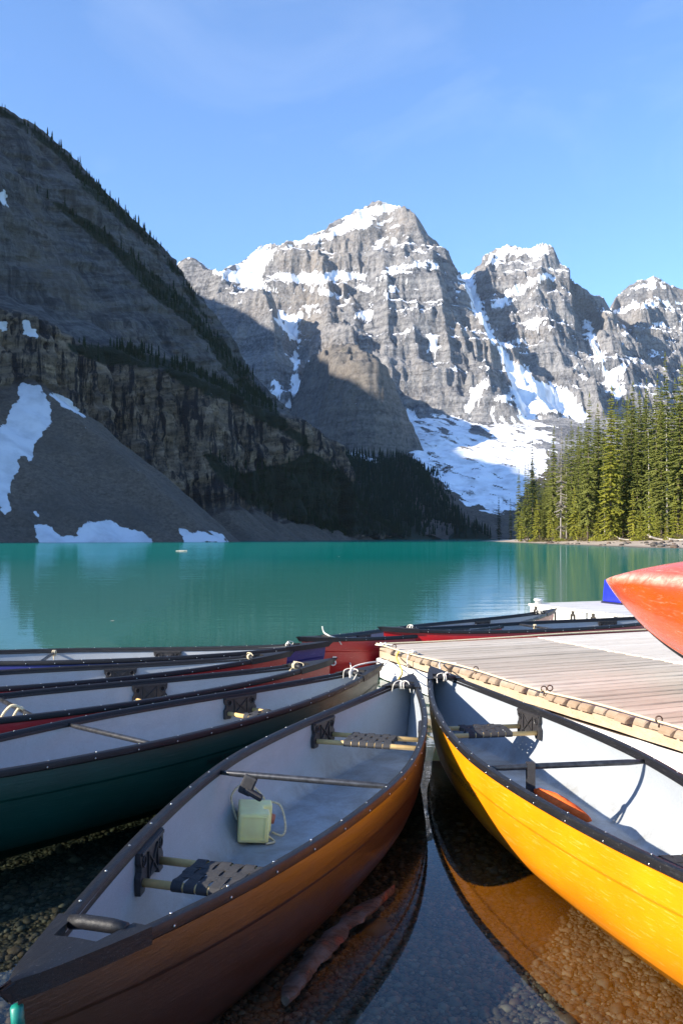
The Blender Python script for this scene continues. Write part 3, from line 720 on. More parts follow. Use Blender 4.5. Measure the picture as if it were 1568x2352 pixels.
ORD = ['first', 'second', 'third', 'fourth', 'fifth', 'sixth', 'seventh', 'eighth', 'ninth', 'tenth', 'eleventh', 'twelfth']
MARKS = [(1100, 'the lone dark tree'), (1222, 'the dark slender spruce'), (1287, 'the grey half-dead spruce'), (1349, 'the tall dense spruce'), (1401, 'the bright yellow-green spruce'), (1531, 'the tallest sparse spruce')]
def by_mark(kind, xs):
    out, cnt_ = {}, {}
    for x in sorted(xs):
        m = [q for q in MARKS if q[0] <= x][-1]; cnt_[m] = cnt_.get(m, 0) + 1; out[x] = f'{kind}, {ORD[min(cnt_[m] - 1, 11)]} right of {m[1]}'
    return out
front = [(1190,1085,345),(1206,1062,330),(1238,1075,305),(1250,1120,300),(1268,985,280),(1300,1010,262),(1312,968,250),(1326,1000,240),(1338,1060,236),(1362,960,222),(1374,925,214),(1388,1030,205),(1418,930,200),(1430,985,196),(1447,878,196),(1462,940,190),(1474,905,188),(1490,872,184),(1505,868,180),(1518,930,174),(1545,880,172),(1566,900,160),(1582,860,158),(1604,900,154),(1630,850,150)]
fl_ = by_mark('sunlit front-row spruce', [q[0] for q in front])
for i, (px_, tp, d) in enumerate(front):
    shore_tree(px_, tp + random.uniform(-8, 8), d + random.uniform(2, 8), (TALL + SPARSE[1:])[i % 6], fl_[px_], FR, sx=random.uniform(0.85, 1.1), h0=30 if i % 6 == 5 else 28)
for i in range(88):
    k = i / 88; px_ = 1205 + 440 * k + random.uniform(-8, 8)
    d = np.interp(px_, [1200, 1300, 1400, 1500, 1570, 1650], [340, 262, 214, 188, 176, 165]) + random.uniform(10, 48)
    tp = np.interp(px_, [1190, 1230, 1300, 1350, 1400, 1500, 1560, 1650], [1090, 1055, 1000, 950, 930, 895, 880, 880]) + random.uniform(-10, 75)
    shore_tree(px_, tp, d, TALL[i % 5], 'green spruce behind the front row, partly hidden by it', 'spruces deeper in the right shore stand', sx=random.uniform(0.9, 1.15))
yl_ = [(1196,1172),(1232,1150),(1262,1165),(1276,1185),(1318,1120),(1330,1178),(1372,1160),(1392,1185),(1452,1130),(1470,1165),(1492,1122),(1508,1178),(1548,1140),(1566,1165),(1580,1150),(1420,1180),(1345,1190),(1530,1190)]
yn_ = by_mark('short bright young spruce', [q[0] for q in yl_])
for i, (px_, tp) in enumerate(yl_):
    d = np.interp(px_, [1190, 1300, 1400, 1500, 1570], [328, 246, 199, 172, 160])
    shore_tree(px_, tp, d + random.uniform(-1, 3), YOUNG[i % 2], yn_[px_], 'young spruces at the edge of the beach', name='young_spruce', sx=1.0, h0=9)

def bush_mesh(seed, leaf):
    g = random.Random(seed); vs, fs, tone = [], [], []
    for _ in range(520):
        a = g.random() * 6.28; r = math.sqrt(g.random()); z = g.random()
        c = Vector((math.cos(a) * r * (1 - .35 * z), math.sin(a) * r * (1 - .35 * z), z * .75 * (1 - .4 * r) + .05)); s = g.uniform(.07, .15); t0 = len(vs)
        for _k in range(3): vs.append(c + Vector((g.uniform(-s, s), g.uniform(-s, s), g.uniform(-s, s))))
        fs.append((t0, t0 + 1, t0 + 2)); tone += [g.random()] * 3
    m1 = mesh_np('foliage', np.array([v[:] for v in vs]), np.array(fs), leaf, False, {'tone': np.array(tone)})
    mb = MB()
    for k in range(9):
        a = g.random() * 6.28; mb.tube([(0, 0, -.05), (math.cos(a) * .3, math.sin(a) * .3, .3), (math.cos(a) * .6, math.sin(a) * .6, .55)], [.03, .02, .008], 4)
    return m1, mb.mesh('stem', BARK, True)
LEAF_BR = leaf_mat('willow_leaves', (0.10, 0.085, 0.045), (0.17, 0.15, 0.06))
BUSH = [bush_mesh(80, LEAF_BR), bush_mesh(81, LEAF_YEL), bush_mesh(82, LEAF_BR)]
bl_ = [1216,1228,1240,1256,1284,1306,1340,1376,1412,1436,1466,1482,1520,1540,1560,1575]; bn_ = by_mark('low bush above the beach', bl_)
for i, px_ in enumerate(bl_):
    d = np.interp(px_, [1190, 1300, 1400, 1500, 1570], [352, 276, 228, 200, 187]) + random.uniform(-5, 1.5)
    x = (px_ - 784) / 1960 * d; o = empty('bush', (x, d, ground_at(x, d) - .1), random.random() * 6); s = random.uniform(1.2, 2.6) * (1.5 if i in (1, 2) else 1)
    o.scale = (s * 1.3, s * 1.3, s); tag(o, bn_[px_], 'bush', 'brown bushes along the beach' if i % 3 != 1 else 'green bushes along the beach')
    link('foliage', BUSH[i % 3][0], o); link('stem', BUSH[i % 3][1], o)

# boulders and logs on the beach
for i in range(46):
    px_ = random.choice([random.uniform(1230, 1560), random.uniform(1480, 1580)]); d = np.interp(px_, [1190, 1300, 1400, 1500, 1580], [316, 224, 176, 149, 136]) + random.uniform(0.5, 34)
    x = (px_ - 784) / 1960 * d; r = random.uniform(.18, .55) * (1.4 if px_ > 1500 else 1)
    o = link('boulder', smesh[i % 8]); o.location = (x, d, ground_at(x, d) + r * .2); o.scale = (r, r, r); o.rotation_euler = (0, 0, random.random() * 6)
    tag(o, 'grey rounded boulder lying on the pale beach', 'boulder', 'boulders on the beach')
DRIFT = plain('bleached_wood', (0.46, 0.40, 0.33), 0.85, 0.2, var=0.25, scale=6)
for (xa, ya, xb, yb, r, lab) in [(1490,1236,1540,1240,.24,'long white driftwood log with a raised left end on the beach'),(1420,1240,1455,1238,.2,'short pale driftwood log at the foot of the spruces'),(1535,1243,1572,1243,.22,'pale driftwood log lying on stones at the right edge of the beach')]:
    d = np.interp(xa, [1400, 1500, 1570], [214, 190, 176]); p = [Vector(at(xa, ya, d)), Vector(at((xa + xb) / 2, (ya + yb) / 2 + 1, d)), Vector(at(xb, yb, d - 1))]
    for q in p: q.z = max(q.z, ground_at(q.x, q.y) + r * .6)
    p[0].z += .35
    mb = MB(); mb.tube(spline(p, 5), [r * (1.1 - .05 * k) for k in range(11)], 8); mb.tube([p[0], p[0] + Vector((-.5, 0, .5))], [r * .5, .04], 5)
    tag(mb.build('driftwood_log', DRIFT, None, True), lab, 'log')

# ---- conifers on the mountains: single small trees, the rest as one forest
def cone_tree(seed, tiers=6, pts=7):
    g = random.Random(seed); vs, fs = [], []
    for k in range(tiers):
        z0 = 0.06 + 0.86 * k / tiers; z1 = min(1, z0 + 1.75 / tiers); r = 0.118 * (1 - z0) ** .8 * g.uniform(.85, 1.15) + .012
        t0 = len(vs); vs.append((0, 0, z1)); a0 = g.random() * 6
        for j in range(pts * 2):
            a = a0 + j * PI / pts; rr = r * (1.0 if j % 2 == 0 else .5) * g.uniform(.75, 1.2); vs.append((rr * math.cos(a), rr * math.sin(a), z0 - .015 * g.random() + (0 if j % 2 == 0 else .05)))
        for j in range(pts * 2): fs.append((t0, t0 + 1 + j, t0 + 1 + (j + 1) % (pts * 2)))
    return np.array(vs), np.array(fs)
CT = [cone_tree(90 + i) for i in range(6)]; CT_LO = [cone_tree(97 + i, 4, 4) for i in range(4)]
CTM = [mesh_np('conifer', v, f, LEAF_DARK, False, {'tone': np.full(len(v), .3 + .1 * i)}) for i, (v, f) in enumerate(CT)]
def forest(name, pts, hs, shapes, seed, label):
    g = np.random.default_rng(seed); V, F, T_ = [], [], []; b = 0
    for p, h in zip(pts, hs):
        v, f = shapes[g.integers(len(shapes))]; a = g.uniform(0, 6.28); c, s = math.cos(a), math.sin(a); wd = h * g.uniform(.75, 1.15)
        V.append(np.stack([(v[:, 0] * c - v[:, 1] * s) * wd + p[0], (v[:, 0] * s + v[:, 1] * c) * wd + p[1], v[:, 2] * h + p[2] - .5], -1)); F.append(f + b); b += len(v); T_.append(np.full(len(v), g.random()))
    o = link(name, mesh_np(name, np.concatenate(V), np.concatenate(F), LEAF_DARK, False, {'tone': np.concatenate(T_)})); tag(o, label, kind='stuff'); return o
g = np.random.default_rng(33)
fl = P1.reshape(-1, 3); vf = veg1.reshape(-1); vis = (U.reshape(-1) > -3) & (fl[:, 2] > 1.0) & (TT.reshape(-1) > -230) & (sn1.reshape(-1) < .3)
# even out the vertex density so that trees are as dense per square metre everywhere
du = np.gradient(U, axis=1); dtt = np.gradient(TT, axis=0); area = np.abs(du * dtt).reshape(-1)
wgt = (np.clip((vf - .35) * 2, 0, 1) + .0012 * (w_tal.reshape(-1) < .5)) * (1 + 3.5 * (fl[:, 2] < 75)) * vis * np.minimum(area + 1.0, 6) * (1 - .75 * np.clip(w_cliff.reshape(-1), 0, 1))
idx = g.choice(len(fl), 5200, replace=False, p=wgt / wgt.sum())
pts1 = fl[idx]; hs = g.uniform(4.0, 10.5, len(idx)) * np.where(pts1[:, 2] < 60, 1.25, 1.0)
order = np.argsort(-hs / pts1[:, 1]); big = order[:175]; rest = order[175:]
for k, i in enumerate(big):
    o = link('conifer', CTM[k % 6]); o.location = (pts1[i][0], pts1[i][1], pts1[i][2] - .5); h = hs[i]; o.scale = (h, h, h); o.rotation_euler = (0, 0, k)
    tag(o, 'small dark conifer growing on the near mountain among others', 'tree', 'larger conifers on the near mountain')
forest('mountain_forest', pts1[rest], hs[rest], CT_LO, 34, 'dark conifers along the ledges and skyline of the near mountain')
fl2 = P2.reshape(-1, 3); vv = veg2.reshape(-1)
wgt = np.clip((vv - .45) * 2, 0, 1) * (fl2[:, 2] > 2) * (1 - (sn2.reshape(-1) > .3)) * (fl2[:, 0] > -260); wgt += (sn2.reshape(-1) > .3) * .15
idx = g.choice(len(fl2), 8000, replace=False, p=wgt / wgt.sum()); p2_ = fl2[idx]
forest('valley_forest', p2_, g.uniform(11, 24, len(idx)) * np.where(p2_[:, 2] > 300, .35, 1), CT_LO, 35, 'dark conifer forest at the head of the lake')
# ------------------------------------------------------------------ canoes
def vinyl_mat(name, col, rough=0.38):
    t = NT(name); o = t.obj()
    sc_ = t.noise(t.scale(o, (6, 60, 60)), 1.0, 8, 0.75); fl = t.noise(o, 140, 4, 0.7)
    c = t.mix(t.ramp(sc_, 0.56, 0.74, 0, .35), col, (0.075, 0.075, 0.08)); c = t.mix(t.ramp(fl, 0.64, 0.72, 0, .6), c, (0.28, 0.28, 0.29))
    t.bsdf(c, t.ramp(sc_, .3, .7, rough - .06, rough + .2), t.bump(sc_, .002), .32); return t.m
VINYL = vinyl_mat('black_vinyl', (0.011, 0.011, 0.013)); DECKP = vinyl_mat('black_deck_plastic', (0.013, 0.013, 0.015), .42)
BRKT = plain('black_bracket_plastic', (0.028, 0.026, 0.027), .5, .5, var=.3, scale=25, bump=.001)
TUBE = plain('dark_tube', (0.055, 0.055, 0.058), .32, .6, metal=.55, var=.5, scale=30)
ASH = plain('varnished_ash', (0.72, 0.47, 0.19), .42, .5, var=.25, scale=9)
STEEL = plain('rivet_steel', (0.62, 0.62, 0.60), .28, .5, metal=1.0)
def strap_mat():
    t = NT('black_webbing'); o = t.obj(); wv = t.n('TexWave', {'Vector': o, 'Scale': 190.0, 'Distortion': 0.3}).outputs['Fac']
    c = t.mix(t.noise(o, 40, 4), (0.022, 0.022, 0.025), (0.058, 0.058, 0.062)); t.bsdf(c, .75, t.bump(wv, .0008), .35); return t.m
STRAP = strap_mat()
def liner_mat(name, a, b):
    t = NT(name); o = t.obj()
    sp = t.noise(o, 420, 2, .6); st = t.noise(t.scale(o, (1.4, 5, 5)), 1.0, 7, .65); dirt = t.noise(o, 5.0, 8, .72, .4); bits = t.n('TexVoronoi', {'Vector': o, 'Scale': 26.0}).outputs['Distance']
    c = t.mix(t.ramp(sp, .35, .65), a, b)
    z = t.n('SeparateXYZ', {0: o}).outputs[2]
    low = t.ramp(z, .16, .03)
    c = t.mix(t.math('MULTIPLY', t.ramp(dirt, .38, .62), t.math('ADD', .18, t.math('MULTIPLY', low, .55))), c, (0.20, 0.19, 0.165))
    c = t.mix(t.ramp(st, .56, .70, 0, .35), c, (0.52, 0.53, 0.54))
    c = t.mix(t.math('MULTIPLY', t.ramp(bits, .05, .035), t.math('MULTIPLY', low, t.ramp(dirt, .45, .6))), c, (0.05, 0.045, 0.035))
    t.bsdf(c, .55, t.bump(sp, .0010), .35); return t.m
LINER = liner_mat('grey_speckled_liner', (0.268, 0.303, 0.342), (0.425, 0.46, 0.493))
def hull_mat(name, col, scuff, rough=.24, streakdark=.6, spec=.5, coat=0.0, keel=False):
    t = NT(name); o = t.obj()
    s = t.noise(t.scale(o, (2.2, 9, 28)), 1.0, 9, .72); s2 = t.noise(t.scale(o, (5, 40, 110)), 1.0, 6, .7); d = t.noise(o, 2.4, 6)
    c = t.mix(t.ramp(d, .35, .7, 0, 1), [x * .72 for x in col], col)
    c = t.mix(t.ramp(s2, .57, .68, 0, .45), c, scuff)
    z = t.n('SeparateXYZ', {0: o}).outputs[2]
    c = t.mix(t.math('MULTIPLY', t.ramp(z, .10, -.02), t.ramp(s, .35, .65, 0.1, streakdark)), c, [x * .45 + .01 for x in col])
    cr2 = t.noise(t.scale(o, (4, 55, 70), rot=(.2, .12, .25)), 1.0, 6, .75); c = t.mix(t.ramp(cr2, .63, .69, 0, .40), c, scuff)
    if keel:
        ay = t.math('ABSOLUTE', t.n('SeparateXYZ', {0: o}).outputs[1]); sc2 = t.noise(t.scale(o, (9, 9, 9)), 1.0, 9, .8, .8); cr_ = t.noise(t.scale(o, (3, 60, 60), rot=(.4, .3, .5)), 1.0, 5, .7)
        c = t.mix(t.math('MULTIPLY', t.ramp(ay, .07, .005), t.ramp(sc2, .40, .60, .15, .85)), c, scuff); c = t.mix(t.ramp(cr_, .66, .70, 0, .55), c, scuff)
    t.bsdf(c, t.ramp(s, .35, .7, rough, rough + .16), t.bump(s2, .0012), spec, **{'Coat Weight': coat, 'Coat Roughness': .18}); return t.m
HULL = {'green': hull_mat('green_hull_painted_glow', (0.046, 0.015, 0.006), (0.10, 0.05, 0.03), .30, spec=.85, coat=.3), 'deepgreen': hull_mat('deep_green_hull', (0.002, 0.050, 0.038), (0.04, 0.08, 0.065), .30, spec=.35),  # first hull: copper base colour paints in orange light reflected off the yellow canoe
        'yellow': hull_mat('yellow_hull', (0.85, 0.280, 0.004), (0.90, 0.46, 0.12), .28), 'red': hull_mat('red_hull', (0.50, 0.010, 0.014), (0.60, 0.16, 0.13), .28),
        'blue': hull_mat('navy_hull', (0.020, 0.020, 0.16), (0.12, 0.12, 0.26), .28), 'orange': hull_mat('orange_hull', (0.80, 0.088, 0.006), (0.90, 0.50, 0.36), .22, spec=.7, coat=.4, keel=True)}

class Shape:
    def __init__(s, L, B=.45, D=.42, rise=.07, k=1.72): s.L, s.B, s.D, s.rise, s.k = L, B, D, rise, k
    def b(s, a): return np.maximum(s.B * (1 - np.abs(a) ** s.k), 0.0) + 0.012 * (1 - np.abs(a) ** 8)
    def zg(s, a): return s.D + s.rise * np.abs(a) ** 3.2
    def zk(s, a): return -0.11 + 0.125 * np.abs(a) ** 5
    def n(s, a): return 2.75 - 1.35 * np.abs(a) ** 4
    def pt(s, a, h, inset=0.0, groove=True):
        """outer hull at station a and height fraction h: x, half width, z"""
        w_ = s.b(a) * (1 - (1 - h) ** s.n(a)) ** (1 / s.n(a)) + .020 * (1 - np.abs(a) ** 3) * np.sin(PI * h ** 1.4)
        if groove: w_ = w_ - np.minimum(0.007, w_ * .3) * (1 - sstep(.725, .740, h)) * sstep(.30, .70, h)
        z = s.zk(a) + (s.zg(a) - s.zk(a)) * h
        x = a * s.L / 2 * (1 - 0.085 * (1 - h) ** 2.2 * np.abs(a) ** 9)
        return x, np.maximum(w_ - inset, 0.0), z
    def inner(s, a, z):
        h = np.clip((z - s.zk(a)) / (s.zg(a) - s.zk(a)), 0, 1); return float(s.pt(a, h, .016, False)[1])

th = np.linspace(0, PI / 2, 15); HL = np.sort(np.concatenate([1 - np.cos(th) ** (2 / 2.7), [.715, .724, .732, .741, .755, .80, .86, .93]]))
AL = np.sin(np.linspace(-PI / 2, PI / 2, 73)); AL = np.sort(np.concatenate([AL, [-.999, .999]]))

def shell(sh, inset, floor=None):
    A, Hh = np.meshgrid(AL, HL, indexing='ij'); x, w_, z = sh.pt(A, Hh, inset, inset == 0)
    if inset: z = z + 0.010 * (1 - Hh); x = x * (1 - 0.006)
    if floor is not None: z = np.maximum(z, floor + 0.012 * (1 - (w_ / max(sh.B, .1)) ** 2))
    left = np.stack([x, w_, z], -1); right = np.stack([x, -w_, z], -1)[:, ::-1][:, :-1]
    return np.concatenate([right, left], 1)

def sweep_gunwale(sh, side):
    sec = [(.014, -.020), (.020, -.014), (.021, .010), (.017, .019), (.008, .023), (-.008, .023), (-.016, .018), (-.019, .010), (-.0165, .007), (-.019, .002), (-.0165, -.002), (-.019, -.007), (-.019, -.022), (-.013, -.024)]
    A = np.linspace(-.985, .985, 90); V = []
    for a in A:
        x, w_, z = (float(q) for q in sh.pt(a, 1.0, 0, False)); w_ = max(w_, .016)
        for o, dz in sec: V.append((x, side * (w_ + o), z + dz))
    n = len(sec); F = [(i * n + k, i * n + (k + 1) % n, (i + 1) * n + (k + 1) % n, (i + 1) * n + k) for i in range(len(A) - 1) for k in range(n)]
    if side < 0: F = [f[::-1] for f in F]
    F += [tuple(range(n)), tuple(range((len(A) - 1) * n, len(A) * n))]
    me = bpy.data.meshes.new('gunwale'); me.from_pydata(V, [], F); me.materials.append(VINYL); smooth(me)
    me.set_sharp_from_angle(angle=R(40)); return me

def deck_mesh(sh, e):
    """triangular end plate with a slot and side lips; e = +1 / -1"""
    st = [.838, .853, .868, .900, .93, .96, .985, 1.0, 1.012]; V, F = [], []
    def W(a): return float(sh.b(min(a, 1.0))) + (.026 if a < 1 else .020 if a <= 1.0 else .006)
    def X(a): return e * a * sh.L / 2
    def Zt(a): return float(sh.zg(min(a, 1.0))) + .027
    lat = [-1, -.62, 0, .62, 1]; idx = {}
    for i, a in enumerate(st):
        for j, q in enumerate(lat):
            idx[i, j] = len(V); V.append((X(a), q * W(a), Zt(a) + .007 * (1 - q * q)))
    for i in range(len(st) - 1):
        for j in range(4):
            if i in (0, 1, 2) and j in (1, 2): continue
            F.append((idx[i, j], idx[i + 1, j], idx[i + 1, j + 1], idx[i, j + 1]))
    for j, sg in ((0, -1), (4, 1)):      # side lips
        base = []
        for i, a in enumerate(st):
            base.append(len(V)); V.append((X(a), sg * (W(a) + .001), Zt(a) - .052))
        for i in range(len(st) - 1): F.append((idx[i, j], base[i], base[i + 1], idx[i + 1, j]))
        if sg == -1: b0 = base
        else: F.append((idx[len(st) - 1, 0], b0[-1], base[-1], idx[len(st) - 1, 4])) if False else None
    n = len(st) - 1; k = len(V); V += [(X(1.012), -W(1.012), Zt(1) - .054), (X(1.012), W(1.012), Zt(1) - .054)]
    F.append((idx[n, 0], k, k + 1, idx[n, 4])); F.append((idx[n, 0], idx[n, 4], idx[n, 2]))
    # rim down into the slot
    r = [(2, 1), (3, 1), (3, 2), (3, 3), (2, 3)]; lo = []
    for q in r: lo.append(len(V)); v = V[idx[q]]; V.append((v[0], v[1], v[2] - .045))
    for q in range(len(r) - 1): F.append((idx[r[q]], idx[r[q + 1]], lo[q + 1], lo[q]))
    me = bpy.data.meshes.new('deck_plate'); me.from_pydata(V, [], F); me.materials.append(DECKP)
    bm = bmesh.new(); bm.from_mesh(me); bmesh.ops.recalc_face_normals(bm, faces=bm.faces); bmesh.ops.solidify(bm, geom=bm.faces[:], thickness=.004); bm.to_mesh(me); bm.free()
    smooth(me); me.set_sharp_from_angle(angle=R(35)); me.update(); return me

def handle_mesh(sh, e):
    a = .852; w_ = float(sh.b(a)) * .68 + .01; z = float(sh.zg(a)) + .022; mb = MB()
    mb.tube([(e * a * sh.L / 2, -w_, z), (e * a * sh.L / 2, -w_ * .5, z + .006), (e * a * sh.L / 2, w_ * .5, z + .006), (e * a * sh.L / 2, w_, z)], .021, 12); return mb.mesh('carry_handle', DECKP, True)

def bracket_mesh():
    """hanger plate in the local x-z plane, thickness along +y (towards the hull); hung from z = 0 down"""
    w_, h = .150, .175; mb = MB()
    prof = [(-w_, 0), (w_, 0), (w_ - .004, -.045), (w_ - .018, -.065), (w_ - .018, -.085), (w_ - .004, -.105), (w_ - .004, -h), (w_ - .055, -h), (w_ - .070, -h + .03), (-w_ + .070, -h + .03), (-w_ + .055, -h), (-w_ + .004, -h), (-w_ + .004, -.105), (-w_ + .018, -.085), (-w_ + .018, -.065), (-w_ + .004, -.045)]
    mb.prism(prof, (0, 0, 0), Vector((1, 0, 0)), Vector((0, 0, 1)), Vector((0, 1, 0)), .022)
    me = mb.mesh('bracket', BRKT); bm = bmesh.new(); bm.from_mesh(me); bmesh.ops.triangulate(bm, faces=[f for f in bm.faces if len(f.verts) > 4]); bmesh.ops.recalc_face_normals(bm, faces=bm.faces); bm.to_mesh(me); bm.free(); return me
BR = bracket_mesh()
def rib_mesh():
    mb = MB(); q = .052
    for sg in (1, -1): mb.box((0, -.004, -.085), (.145, .008, .007), Matrix.Rotation(sg * R(44), 3, 'Y'))
    for sg in (1, -1): mb.box((sg * q * 1.12, -.003, -.085), (.006, .010, .118))
    mb.box((0, -.003, -.010), (.28, .010, .012))
    for sg in (1, -1):
        c = Vector((sg * .105, -.002, -.048)); n = 14
        ring = [(c.x + .019 * math.cos(2 * PI * k / n), c.z + .022 * math.sin(2 * PI * k / n)) for k in range(n)]
        pts = [Vector((x, -.003, z)) for x, z in ring]; mb.tube(pts + [pts[0]], .004, 5, caps=False)
    return mb.mesh('rib', BRKT)
RIB = rib_mesh()
HOLE_M = plain('hole_shadow_plastic', (0.008, 0.008, 0.009), .8, .2)
def hole_mesh():
    mb = MB(); n = 14; mb.prism([(.018 * math.cos(2 * PI * k / n), .021 * math.sin(2 * PI * k / n)) for k in range(n)], (0, -.0015, 0), Vector((1, 0, 0)), Vector((0, 0, 1)), Vector((0, 1, 0)), .003); return mb.mesh('bolt_hole', HOLE_M)
HOLE = hole_mesh()

RAIL_R, RAIL_DX, SEAT_Z = .0165, .112, .285
def warp_mesh(par):
    """strap along x wrapped round both rails"""
    hw = .0225; pts = []
    for k in range(13):
        x = -RAIL_DX + 2 * RAIL_DX * k / 12; ph = math.cos((x / RAIL_DX) * PI * 2) * (1 if par else -1); pts.append((x, RAIL_R + .003 + .0030 * ph))
    for k in range(1, 6): a = PI / 2 - PI * k / 5; pts.append((RAIL_DX + (RAIL_R + .002) * math.cos(a), (RAIL_R + .002) * math.sin(a)))
    pts.insert(0, None); pts = pts[1:]
    pre = [(-RAIL_DX - (RAIL_R + .002) * math.cos(PI / 2 - PI * k / 5), (RAIL_R + .002) * math.sin(PI / 2 - PI * k / 5)) for k in range(5, 0, -1)]
    line = pre + pts; V, F = [], []
    for x, z in line: V += [(x, -hw, z), (x, hw, z)]
    F = [(2 * i, 2 * i + 2, 2 * i + 3, 2 * i + 1) for i in range(len(line) - 1)]
    return thick('strap', V, F)
def weft_mesh(par, L):
    hw = .0225; V = []; n = 40
    for k in range(n + 1):
        y = -L / 2 + L * k / n; ph = -math.cos(y / .0525 * PI) * (1 if par else -1); z = RAIL_R + .003 + .0030 * ph
        if k in (0, n): z -= .018
        V += [(-hw, y, z), (hw, y, z)]
    return thick('strap', V, [(2 * i, 2 * i + 1, 2 * i + 3, 2 * i + 2) for i in range(n)])
def thick(name, V, F):
    me = bpy.data.meshes.new(name); me.from_pydata(V, [], F); bm = bmesh.new(); bm.from_mesh(me); bmesh.ops.solidify(bm, geom=bm.faces[:], thickness=-.0022); bmesh.ops.recalc_face_normals(bm, faces=bm.faces); bm.to_mesh(me); bm.free(); me.materials.append(STRAP); smooth(me); me.set_sharp_from_angle(angle=R(50)); return me
WARP = [warp_mesh(0), warp_mesh(1)]; NW = 6; WEFT = [weft_mesh(0, NW * .0525 + .01), weft_mesh(1, NW * .0525 + .01)]

def text_on_hull(s, sh, string, a_start, side, h_mid, size, mat, parent, name='lettering', slant=0.0):
    cu = bpy.data.curves.new('txt', 'FONT'); cu.body = string; cu.size = size; cu.resolution_u = 2; cu.space_character = 1.05
    ob = bpy.data.objects.new('txt', cu); C.objects.link(ob); dg = bpy.context.evaluated_depsgraph_get(); dg.update()
    me = bpy.data.meshes.new_from_object(ob.evaluated_get(dg)); bpy.data.objects.remove(ob); bpy.data.curves.remove(cu)
    dirx = 1 if side < 0 else -1; ys = [v.co.y for v in me.vertices]; mid = (min(ys) + max(ys)) / 2
    bm = bmesh.new(); bm.from_mesh(me); bmesh.ops.triangulate(bm, faces=bm.faces); bmesh.ops.subdivide_edges(bm, edges=[e for e in bm.edges if e.calc_length() > size * .5], cuts=1)
    for v in bm.verts:
        xx = a_start * sh.L / 2 + dirx * (v.co.x + slant * (v.co.y - mid)); a = xx / (sh.L / 2); hh = sh.zg(a) - sh.zk(a); h = h_mid + (v.co.y - mid) / hh
        x, w_, z = sh.pt(a, h, 0, False); v.co = (float(xx), side * (float(w_) + .0022), float(z))
    bmesh.ops.recalc_face_normals(bm, faces=bm.faces); bm.to_mesh(me); bm.free(); me.materials.append(mat); me.name = name
    o = link(name, me, parent); o['kind'] = 'stuff'; return o

INK = plain('black_lettering', (0.02, 0.018, 0.015), .5); INKW = plain('white_lettering', (0.75, 0.75, 0.74), .5); INKD = plain('dark_green_lettering', (0.002, 0.012, 0.011), .4)

def canoe(far, near, label, hull, B=.45, D=.42, rise=.07, seats=((.46, 1), (-.50, 1)), ya=-.10, detail=True, full=True, group=None, tex=None, extend=None):
    """far, near: the two deck tips on plan; local +x points to far"""
    far, near = Vector((far[0], far[1], 0)), Vector((near[0], near[1], 0)); d = far - near; L = d.length
    o = empty('canoe', (far + near) / 2, math.atan2(d.y, d.x)); tag(o, label, 'canoe', group)
    sh = Shape(L, B, D, rise)
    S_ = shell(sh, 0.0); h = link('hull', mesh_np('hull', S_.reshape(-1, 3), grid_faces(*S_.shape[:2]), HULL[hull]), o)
    S_ = shell(sh, 0.014, .014); link('liner', mesh_np('liner', S_.reshape(-1, 3), grid_faces(*S_.shape[:2])[:, ::-1], LINER), o)
    for sd in (1, -1): link('gunwale', sweep_gunwale(sh, sd), o)
    for e in (1, -1):
        dk = link('deck_plate', deck_mesh(sh, e), o); link('carry_handle', handle_mesh(sh, e), dk)
    # yoke
    mb = MB(); yx = ya * L / 2; yb = float(sh.b(ya)) - .012; z = D - .012
    mb.tube([(yx, -yb, z), (yx, -yb + .05, z), (yx, -yb + .10, z), (yx, yb - .10, z), (yx, yb - .05, z), (yx, yb, z)], [.011, .014, .0165, .0165, .014, .011], 12); mb.build('yoke', TUBE, o, True)
    for a, on in seats:
        if not on: continue
        x0 = a * L / 2; wi = sh.inner(a, SEAT_Z) - .030
        wi2 = [sh.inner((x0 + sx * RAIL_DX) / (L / 2), SEAT_Z) - .032 for sx in (-1, 1)]
        mb = MB()
        for q, sx in enumerate((-1, 1)): mb.tube([(sx * RAIL_DX, -wi2[q], 0), (sx * RAIL_DX, wi2[q], 0)], RAIL_R, 12)
        st = mb.build('seat', ASH, o, True, (x0, 0, SEAT_Z)); n = NW
        for k in range(n):
            s_ = link('strap', WARP[k % 2], st); s_.location = (0, (k - (n - 1) / 2) * .0525, 0)
        for k in range(3):
            s_ = link('strap', WEFT[k % 2], st); s_.location = ((k - 1) * .0535, 0, 0)
        for sd in (1, -1):
            zt = float(sh.zg(a)) - .018; yy = sh.inner(a, .28) - .004
            slope = (float(sh.b((x0 + .1) / (L / 2))) - float(sh.b((x0 - .1) / (L / 2)))) / .2
            b_ = link('bracket', BR, o); b_.location = (x0, sd * (yy - .026), zt); b_.rotation_euler = (0, 0, (math.atan(slope) if sd > 0 else PI - math.atan(slope)))
            b_.scale = (1, 1, (zt - SEAT_Z + .028) / .160)
            link('rib', RIB, b_)
            for hx in (.105, -.105):
                ho = link('bolt_hole', HOLE, b_); ho.location = (hx, 0, -.048)
    mb = MB()
    for sd in (1, -1):
        for k in range(int(L / .30)):
            a = -.80 + 1.6 * k / (int(L / .30) - 1); x, w_, z = (float(q) for q in sh.pt(a, 1, 0, False))
            for (p, n) in (((x, sd * (w_ + .021), z - .004), Vector((0, sd, 0))), ((x + .02, sd * w_, z + .023), Vector((0, 0, 1)))):
                mb.tube([Vector(p), Vector(p) + n * .0035], [.0058, .0035], 7)
    r = mb.build('rivet', STEEL, o, True); r['kind'] = 'stuff'
    return o, sh

